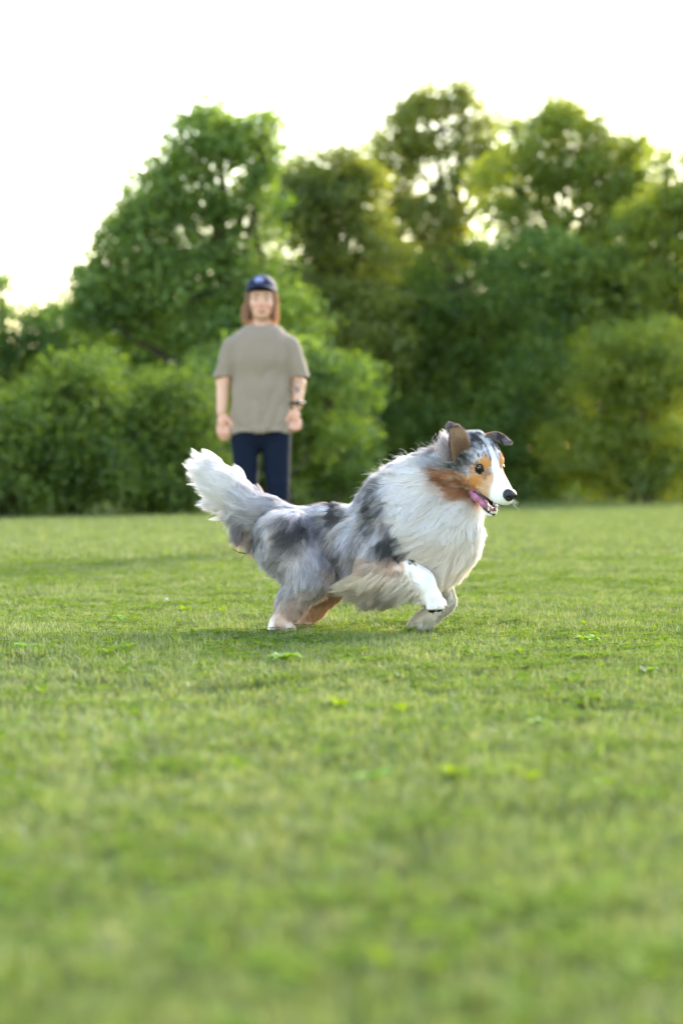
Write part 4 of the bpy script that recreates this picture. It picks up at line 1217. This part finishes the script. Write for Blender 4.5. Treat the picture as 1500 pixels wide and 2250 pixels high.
# ------------------------------------------------------------------ the person standing behind
YP = 6.6
def build_person():
    r = np.random.default_rng(9)
    m = (YP + CAM_D) / FPX                                    # metres per photo pixel at this distance
    def Z(px, py, dy=0.0): return at(px, py, YP) + np.array([0, dy * m, 0])   # dy in pixels, + away
    foot = at(575, 1231, YP); foot[2] = float(ground_z(foot[:1], foot[1:2])[0]) if 'ground_z' in globals() else 0.0
    root = empty('person', foot, 'standing person in taupe T-shirt, navy leggings and dark blue cap, arms hanging', 'person')
    SKIN = srgb(224, 176, 156)
    def flat(shape, s):
        fn, lo, hi = shape
        return (lambda P: fn(np.stack([P[..., 0], (P[..., 1] - YP) * s + YP, P[..., 2]], -1)) / 1.0, lo, hi)
    lo = Z(455, 1250, -75); hi = Z(695, 592, 60)
    fd = Field(lo, hi, .0048)
    A = lambda s, k=.02: [fd.add(x, k) for x in (s if isinstance(s, list) else [s])]
    # head and neck
    A(ell(Z(575, 655, 4), np.array([29, 36, 38]) * m)); A(ell(Z(575, 678, -8), np.array([22, 24, 27]) * m), .03)
    A(ell(Z(575, 690, -18), np.array([12, 12, 11]) * m), .02)
    A(ell(Z(575, 672, -35), np.array([5, 7, 8]) * m), .01); A(ell(Z(575, 661, -31), np.array([3.4, 5, 9]) * m), .01)
    A(ell(Z(575, 685, -29), np.array([8, 6, 3]) * m), .008)
    for sx in (-1, 1):
        A(ell(Z(575 + sx * 12, 655, -26), np.array([9, 7, 4]) * m), .012)
        A(ell(Z(575 + sx * 15, 670, -20), np.array([9, 9, 8]) * m), .02)
        A(ell(Z(575 + sx * 29, 668, 6), np.array([3, 6, 9]) * m), .006)
        fd.cut(ell(Z(575 + sx * 12, 661, -35), np.array([6.5, 6, 3.6]) * m), .008)
    A(cone(Z(574, 690, 8), Z(573, 728, 10), 20 * m, 23 * m), .02)
    # trunk
    A([flat(cone(Z(573, 775), Z(573, 860), 50 * m, 48 * m), 1.7), flat(cone(Z(573, 860), Z(573, 925), 48 * m, 50 * m), 1.6), cone(Z(530, 766, 6), Z(616, 766, 6), 14 * m, 14 * m)], .03)
    # arms
    A(chain([Z(516, 772), Z(490, 840, 4), Z(487, 905, -8)], [15 * m, 14.5 * m, 10.5 * m]), .012)
    A(chain([Z(632, 772), Z(656, 842, 4), Z(653, 892, -10)], [15 * m, 14.5 * m, 10.5 * m]), .012)
    # hands: palm, four fingers and a thumb each
    A(ell(Z(489, 926, -12), np.array([11, 7.5, 17]) * m), .01)
    for i, (x, ln) in enumerate(((479, 26), (486, 31), (493, 29), (500, 24))):
        A(chain([Z(x + 1, 938, -12), Z(x + 2, 938 + ln * .5, -15), Z(x + 5, 938 + ln * .95, -10)], [4.4 * m, 4.0 * m, 3.3 * m]), .002)
    A(chain([Z(498, 918, -16), Z(510, 932, -20), Z(517, 949, -19)], [5.4 * m, 4.7 * m, 3.8 * m]), .005)
    A(ell(Z(648, 915, -14), np.array([11, 8, 17]) * m), .01)
    for i, (x, ln) in enumerate(((658, 20), (652, 24), (645, 23), (638, 19))):
        A(chain([Z(x, 927, -14), Z(x - 1, 927 + ln * .7, -20), Z(x - 3, 927 + ln * .8, -10), Z(x - 2, 927 + ln * .35, -5)], [4.5 * m, 4.3 * m, 4.0 * m, 3.6 * m]), .002)
    A(chain([Z(638, 908, -18), Z(630, 922, -22), Z(628, 938, -20)], [5.4 * m, 4.7 * m, 3.8 * m]), .005)
    # legs
    LEGS = [([Z(538, 962, 2), Z(543, 1060, -2), Z(548, 1150, 4), Z(554, 1210, 8)], [31 * m, 21.5 * m, 18 * m, 13 * m]),
            ([Z(606, 962, 2), Z(610, 1060, -2), Z(612, 1150, 4), Z(611, 1210, 8)], [32 * m, 24 * m, 19 * m, 13 * m])]
    for p, q in LEGS: A(chain(p, q), .008)
    A([cone(Z(554, 1214, 6), Z(553, 1222, -34), 10 * m, 7 * m), cone(Z(611, 1214, 6), Z(613, 1222, -34), 10 * m, 7 * m)], .01)
    V, Q = fd.mesh(); V = smooth(V, Q, 1, .4)
    s = FPX / (V[:, 1] + CAM_D); px, py = 750 + V[:, 0] * s, HORIZON - (V[:, 2] - CAM_H) * s
    c = np.repeat(SKIN[None], len(V), 0) * (.93 + .14 * fbm(V, 18, 3, 2))[:, None]
    rosy = ss(1.5, .3, ((px - 575) / 26) ** 2 + ((py - 674) / 10) ** 2) * (V[:, 1] < YP)
    c = mix(c, srgb(222, 150, 136), rosy * .5)
    c = mix(c, srgb(176, 92, 88), ss(1.3, .6, ((px - 575) / 9.5) ** 2 + ((py - 685) / 3.2) ** 2) * (V[:, 1] < YP) * .85)
    c = mix(c, srgb(214, 140, 124), ((py > 905) & (py < 975)) * .3)
    tat = ss(1.2, .5, ((px - 652) / 7) ** 2 + ((py - 850) / 15) ** 2) * ss(.45, .55, fbm(V, 70, 8, 2)) * (px > 635)
    c = mix(c, srgb(70, 84, 104), tat * .9)
    pm = skin_material('skin')
    pm.node_tree.nodes['Principled BSDF'].inputs['Roughness'].default_value = .5
    pm.node_tree.nodes['Bump'].inputs['Strength'].default_value = .05
    mesh_np('body', V, Q, pm, root, attrs={'tint': ('POINT', 'FLOAT_COLOR', np.c_[np.clip(c, 0, 1), np.ones(len(V))])})
    # face details
    EW = plain('person_eye_white', srgb(225, 220, 215), .2, .5); EI = plain('person_iris', srgb(52, 42, 34), .15, .5); BR = plain('eyebrow_brown', srgb(82, 56, 40), .8, .2)
    for sx in (-1, 1):
        e = mesh_np('eye', *sphere_mesh(Z(575 + sx * 12, 661, -25), 5.2 * m, 16, 10), EW, root)
        mesh_np('iris', *sphere_mesh(Z(575 + sx * 12, 661, -25), 5.35 * m, 14, 5, cap=.5, axis=(0, -1, .05)), EI, e)
        mesh_np('eyebrow', *tube([Z(575 + sx * 6, 652, -32), Z(575 + sx * 13, 650, -31.5), Z(575 + sx * 20, 653, -25)], [1.6 * m, 1.7 * m, .8 * m], 6), BR, root)
    # T-shirt: a loose hollow shell with open hem, sleeves and collar
    sf = Field(Z(450, 965, -70), Z(700, 700, 70), .005)
    B = lambda s, k=.02: [sf.add(x, k) for x in (s if isinstance(s, list) else [s])]
    B([flat(cone(Z(573, 770), Z(573, 860), 66 * m, 63 * m), 1.42), flat(cone(Z(573, 860), Z(573, 985), 63 * m, 68 * m), 1.38)], .02)
    B([cone(Z(517, 760, 5), Z(570, 731, 6), 20 * m, 22 * m), cone(Z(630, 758, 5), Z(576, 731, 6), 20 * m, 22 * m), ell(Z(573, 790, -12), np.array([58, 36, 42]) * m)], .035)
    B([cone(Z(511, 764, 2), Z(487, 850, 4), 23 * m, 25 * m), cone(Z(636, 762, 2), Z(663, 850, 4), 23 * m, 25 * m)], .012)
    sf.F = np.maximum(sf.F, -(sf.F + .0095))
    def box(x0, x1, z0, z1):
        a, b = Z(x0, z1), Z(x1, z0)
        return (lambda P: np.maximum(np.maximum(a[0] - P[..., 0], P[..., 0] - b[0]), np.maximum(a[2] - P[..., 2], P[..., 2] - b[2])), np.array([a[0], YP - .3, a[2]]), np.array([b[0], YP + .3, b[2]]))
    sf.cut(box(430, 507.5, 829, 1100), .002); sf.cut(box(641.5, 720, 829, 1100), .002); sf.cut(box(430, 720, 952, 1100), .002)
    sf.cut(cone(Z(573, 690, 2), Z(573, 716, 0), 30 * m, 26 * m), .004)
    V, Q = sf.mesh(); V = smooth(V, Q, 2, .4); N = vnormals(V, Q)
    s = FPX / (V[:, 1] + CAM_D); px, py = 750 + V[:, 0] * s, HORIZON - (V[:, 2] - CAM_H) * s
    fold = np.sin((px - 573) / 9 + (py - 800) / 26 * np.sign(px - 573) + 3 * fbm(V, 7, 5, 2)) * ss(770, 930, py) * .010 + (fbm(V * [1, 1, .4], 9, 6, 2) - .5) * .046
    fold += np.exp(-((py - 935 - 8 * np.sin((px - 520) / 30)) / 6) ** 2) * .006
    V = V + N * fold[:, None]
    shirt = mesh_np('t_shirt', V, Q, plain('shirt_cotton', srgb(149, 133, 121), .9, .15, bump=.15, bscale=300, vary=.06, vscale=6, sheen=.15), root)
    ringp = [Z(573 + 27 * math.cos(a), 717 - 6 * math.sin(a) + 4, 4 + 25 * -math.sin(a) * -1) for a in np.linspace(0, 2 * math.pi, 33)]
    mesh_np('collar', *tube(ringp, [2.4 * m] * 33, 8, cap=False), plain('collar_rib', srgb(130, 120, 106), .9, .15), shirt)
    # leggings
    lf = Field(Z(495, 1235, -60), Z(655, 915, 60), .005)
    for p, q in LEGS:
        for x in chain(p, [v + .005 for v in q]): lf.add(x, .008)
    lf.add(flat(cone(Z(560, 940), Z(586, 940), 52 * m, 52 * m), 1.4), .02)
    lf.cut(box(400, 720, 1202, 1300), .002)
    V, Q = lf.mesh()
    V = V + vnormals(V, Q) * ((fbm(V * [1, 1, .6], 16, 12, 2) - .5) * .008)[:, None]
    mesh_np('leggings', V, Q, plain('legging_navy', srgb(22, 30, 50), .85, .12, bump=.1, bscale=200), root)
    # shoes
    SH = plain('shoe_black', srgb(32, 32, 36), .55, .4); SO = plain('shoe_sole', srgb(200, 200, 196), .7, .3)
    for x in (553, 612):
        q = Field(Z(x - 30, 1250, -80), Z(x + 30, 1185, 45), .005)
        q.add(cone(Z(x, 1216, 10), Z(x, 1221, -40), 15 * m, 12 * m), .02); q.add(cone(Z(x, 1204, 8), Z(x, 1218, -5), 16 * m, 15 * m), .02)
        v, f = q.mesh(); v[:, 2] = np.maximum(v[:, 2], foot[2] + .012)
        sh = mesh_np('shoe', v, f, SH, root)
        o = [(math.cos(a) * 15 * m, math.sin(a) * 34 * m) for a in np.linspace(0, 2 * math.pi, 21)[:-1]]
        cc = Z(x, 1228, -14)
        vv = np.array([(cc[0] + a, cc[1] + b, foot[2] + z) for z in (-.004, .018) for a, b in o] + [(cc[0], cc[1], foot[2] - .004), (cc[0], cc[1], foot[2] + .018)])
        ff = [(i, (i + 1) % 20, 20 + (i + 1) % 20, 20 + i) for i in range(20)] + [((i + 2) % 20, (i + 1) % 20, i, 40) for i in range(0, 20, 2)] + [(20 + i, 20 + (i + 1) % 20, 20 + (i + 2) % 20, 41) for i in range(0, 20, 2)]
        mesh_np('sole', vv, np.array(ff), SO, sh)
    # hair: straight, shoulder length, from under the cap
    n = 5200
    ang = r.uniform(0, 2 * np.pi, n)
    side = np.cos(ang); back = np.sin(ang)
    ok = (back > -.55)
    ang, side, back = ang[ok], side[ok], back[ok]; n = len(ang)
    k = 8; tt = np.linspace(0, 1, k)
    P0 = np.stack([side * 26 * m, back * 36 * m + 4 * m, r.uniform(-6, 14, n) * m], -1) + Z(575, 640, 0)
    L = r.uniform(50, 70, n) * m
    P = np.repeat(P0[:, None], k, 1)
    spread = ss(0, 1, tt)[None]
    P[..., 0] += side[:, None] * (4 * spread + 3 * np.sin(tt * 3.1)[None]) * m * r.uniform(.5, 1.4, n)[:, None] + np.where(side < 0, -9, 2)[:, None] * m * (tt ** 2)[None]
    P[..., 1] += (back[:, None] * 8 * spread + 4 * spread) * m
    P[..., 2] -= L[:, None] * tt[None]
    wob = r.normal(0, 2.5, (n, 1)) * np.sin(tt * 5)[None] * m; P[..., 0] += wob
    hc = mix(np.repeat(srgb(104, 72, 52)[None], n, 0), srgb(190, 138, 102), r.beta(2, 2, n))
    C = hc[:, None, :] * (1 + .6 * (tt ** 2)[None, :, None])
    hair_np('hair', P, np.repeat(np.interp(tt, [0, 1], [.0011, .0005])[None], n, 0), np.clip(C, 0, .9), FUR, root)
    # cap: crown, brim and a pale blue emblem
    cf = Field(Z(530, 660, -90), Z(620, 590, 55), .0036)
    cf.add(ell(Z(574, 639, 4), np.array([34.5, 42, 36]) * m), .004)
    cf.F = np.maximum(cf.F, -(cf.F + .009))
    cf.cut(box(500, 660, 642, 700), .003)
    v, f = cf.mesh()
    # lower at the back, higher above the brow
    CAPM = plain('cap_navy', srgb(30, 36, 66), .75, .25, bump=.2, bscale=250)
    cap = mesh_np('cap', smooth(v, f, 1), f, CAPM, root)
    B_ = []; nb, mb = 17, 8
    for i in range(mb + 1):
        t = i / mb
        for j in range(nb):
            a = math.pi * (j / (nb - 1))
            R0, R1 = 33, 31
            x = -math.cos(a) * (R0 + (R1 - R0) * t)
            yy = -math.sin(a) * (38 + 34 * t) + 4
            B_.append(Z(575 + x, 636 - 7 * math.sin(a) * (1 - .25 * t) + 2 * (x / 30) ** 2 + 2 * t, yy))
    B_ = np.array(B_); F_ = [(i * nb + j, i * nb + j + 1, (i + 1) * nb + j + 1, (i + 1) * nb + j) for i in range(mb) for j in range(nb - 1)]
    o = len(B_); VB = np.concatenate([B_, B_ - [0, 0, .004]])
    F_ += [tuple(o + q for q in reversed(x)) for x in F_[:mb * (nb - 1)]]
    edge = [mb * nb + j for j in range(nb)]
    F_ += [(edge[j], edge[j + 1], o + edge[j + 1], o + edge[j]) for j in range(nb - 1)]
    mesh_np('brim', VB, np.array(F_), CAPM, cap)
    ev, ef = sphere_mesh((0, 0, 0), 1, 16, 3, cap=math.pi / 2, axis=(0, -1, 0))
    ec = Z(570, 618, -31)
    mesh_np('emblem', ev * np.array([10 * m, 5 * m, 7 * m]) + ec, ef, plain('emblem_blue', srgb(150, 158, 215), .6, .3), cap)
    # watch on the wrist
    wc = Z(653, 886, -9); ring = [wc + np.array([math.cos(a) * 14 * m, math.sin(a) * 14 * m, .02 * math.cos(a) * m]) for a in np.linspace(0, 2 * math.pi, 25)]
    w = mesh_np('watch', *tube(ring, [3.2 * m] * 25, 8, cap=False), plain('watch_strap', srgb(28, 28, 30), .5, .4), root)
    dv, df = sphere_mesh((0, 0, 0), 1, 16, 4, cap=math.pi / 2, axis=(.25, -1, 0))
    mesh_np('dial', dv * np.array([7 * m, 4 * m, 7 * m]) + wc + np.array([2 * m, -14 * m, 0]), df, plain('watch_face', srgb(40, 42, 46), .15, .5, coat=.5), w)
    return root

build_person()
# ------------------------------------------------------------------ small things in the lawn and in the coat
def on_ground(px, py):
    d = CAM_H * FPX / (py - HORIZON)
    x, y = (px - 750) * d / FPX, d - CAM_D
    return np.array([x, y, float(ground_z(np.array([x]), np.array([y]))[0])])

WEED = leaf_material('weed_leaf', (0.13, 0.26, 0.012), (0.24, 0.40, 0.022), trans=0.4, gloss=0.06)

def weed(px, py, size, nl, label, seed):
    r = np.random.default_rng(500 + seed)
    b = on_ground(px, py)
    root = empty('broadleaf_weed', b, label, 'weed', 'broad-leaved weeds in the lawn')
    for i in range(nl):
        a = 2 * math.pi * i / nl + r.uniform(-.4, .4); ln = size * r.uniform(.7, 1.15); w = ln * r.uniform(.26, .36)
        d = np.array([math.cos(a), math.sin(a), 0]); s = np.array([-d[1], d[0], 0]); k = 7
        V = []; F = []
        rise = r.uniform(.45, .95)
        for j in range(k + 1):
            t = j / k
            c = b + d * ln * t + np.array([0, 0, .004 + ln * (rise * t - .62 * t * t)]) + np.array([0, 0, .018])
            ww = w * math.sin(math.pi * min(1, .12 + .88 * t) ** .9) * (1 + .18 * math.sin(t * 22 + i))
            for q in (-1, 0, 1): V.append(c + s * ww * q + np.array([0, 0, abs(q) * ww * .35]))
        for j in range(k):
            for q in (0, 1): F.append((j * 3 + q, j * 3 + q + 1, j * 3 + q + 4, j * 3 + q + 3))
        mesh_np('leaf', V, F, WEED, root, attrs={'tint': ('POINT', 'FLOAT', np.full(len(V), r.uniform(.1, .95)))})

for i, (px, py, sz, nl, lb) in enumerate([
    (622, 1478, .055, 7, 'yellow green broad-leaved weed in the grass below the dog belly'),
    (60, 1446, .050, 7, 'broad-leaved weed near the left edge of the sharp grass'),
    (1290, 1424, .045, 6, 'broad-leaved weed in the grass to the right of the dog paws'),
    (905, 1400, .030, 6, 'small weed in the grass just below the dog front paw'),
    (265, 1375, .038, 6, 'small bright weed in the grass left of the dog hind feet'),
    (815, 1765, .045, 6, 'blurred bright weed in the foreground, right of the picture middle'),
    (1185, 1622, .035, 5, 'blurred weed in the foreground grass on the right'),
    (1420, 1500, .035, 6, 'weed by the right edge at the end of the sharp grass')]):
    weed(px, py, sz, nl, lb, i)

def clover_bloom(px, py):
    r = np.random.default_rng(3)
    b = on_ground(px, py)
    root = empty('clover_flower', b, 'single white clover flower in the grass left of the dog', 'flower')
    top = b + np.array([.004, 0, .055])
    mesh_np('stem', *tube([b - [0, 0, .01], b + [.002, 0, .03], top], [.0012, .0011, .001], 6), WEED, root, attrs={'tint': ('POINT', 'FLOAT', np.full(20, .3))})
    V = []; F = []
    for i in range(60):
        d = r.normal(0, 1, 3); d[2] = abs(d[2]) * .9 - .25; d /= np.linalg.norm(d)
        s = np.cross(d, [.2, .3, .9]); s /= np.linalg.norm(s); o = len(V)
        V += [top, top + d * .007 + s * .0018, top + d * .0125, top + d * .007 - s * .0018]; F.append((o, o + 1, o + 2, o + 3))
    mesh_np('flower_head', V, F, plain('clover_white', srgb(236, 228, 222), .7, .2), root)
clover_bloom(363, 1348)

def dead_leaf(px, py, label, seed, size=.03):
    r = np.random.default_rng(seed)
    b = on_ground(px, py) + np.array([0, 0, .022])
    a = r.uniform(0, 3); d = np.array([math.cos(a), math.sin(a), .1]); s = np.array([-d[1], d[0], .15])
    V = []; F = []; k = 6
    for j in range(k + 1):
        t = j / k; c = b + d * size * (t - .5) + np.array([0, 0, .010 * math.sin(t * 3)])
        w = size * .33 * math.sin(math.pi * (.06 + .9 * t))
        for q in (-1, 0, 1): V.append(c + s * w * q + np.array([0, 0, abs(q) * w * .5]))
    for j in range(k):
        for q in (0, 1): F.append((j * 3 + q, j * 3 + q + 1, j * 3 + q + 4, j * 3 + q + 3))
    o = mesh_np('dead_leaf', V, F, plain('dry_leaf', srgb(96, 90, 74), .8, .2, vary=.3, vscale=80), label=label, cat='leaf')
dead_leaf(1415, 1500, 'curled pale dead leaf lying on the grass near the right edge', 1, .04)

def sprig():
    b = D(764, 1284, -.115)
    root = empty('grass_sprig', b, 'green sprig caught in the fur on the dog flank', 'sprig')
    parts = [tube([b + [.012, 0, -.02], b, b + [-.01, -.003, .015]], [.0008, .0008, .0006], 5)]
    mesh_np('stem', *merge(parts), WEED, root, attrs={'tint': ('POINT', 'FLOAT', np.full(17, .1))})
    r = np.random.default_rng(2)
    for i in range(6):
        c = b + np.array([.012 - .004 * i, 0, -.018 + .006 * i]); d = nrm(np.array([(-1) ** i * .8, -.4, .4])); s = nrm(np.cross(d, [0, 1, .2]))
        V = [c, c + d * .007 + s * .0025, c + d * .014, c + d * .007 - s * .0025]
        mesh_np('leaf', V, [(0, 1, 2, 3)], WEED, root, attrs={'tint': ('POINT', 'FLOAT', np.full(4, .05))})
sprig()

def twig():
    pts = [D(512, 1206, .17), D(524, 1214, .165), D(540, 1216, .16), D(556, 1210, .16), D(572, 1204, .15)]
    side = [D(540, 1216, .16), D(536, 1222, .158), D(530, 1226, .157)]
    mesh_np('twig', *merge([tube(pts, [.0012, .0016, .0018, .0015, .001], 6), tube(side, [.0013, .001, .0006], 6)]), BARK, label='thin dark twig tangled in the fringe under the dog tail', cat='twig')
twig()
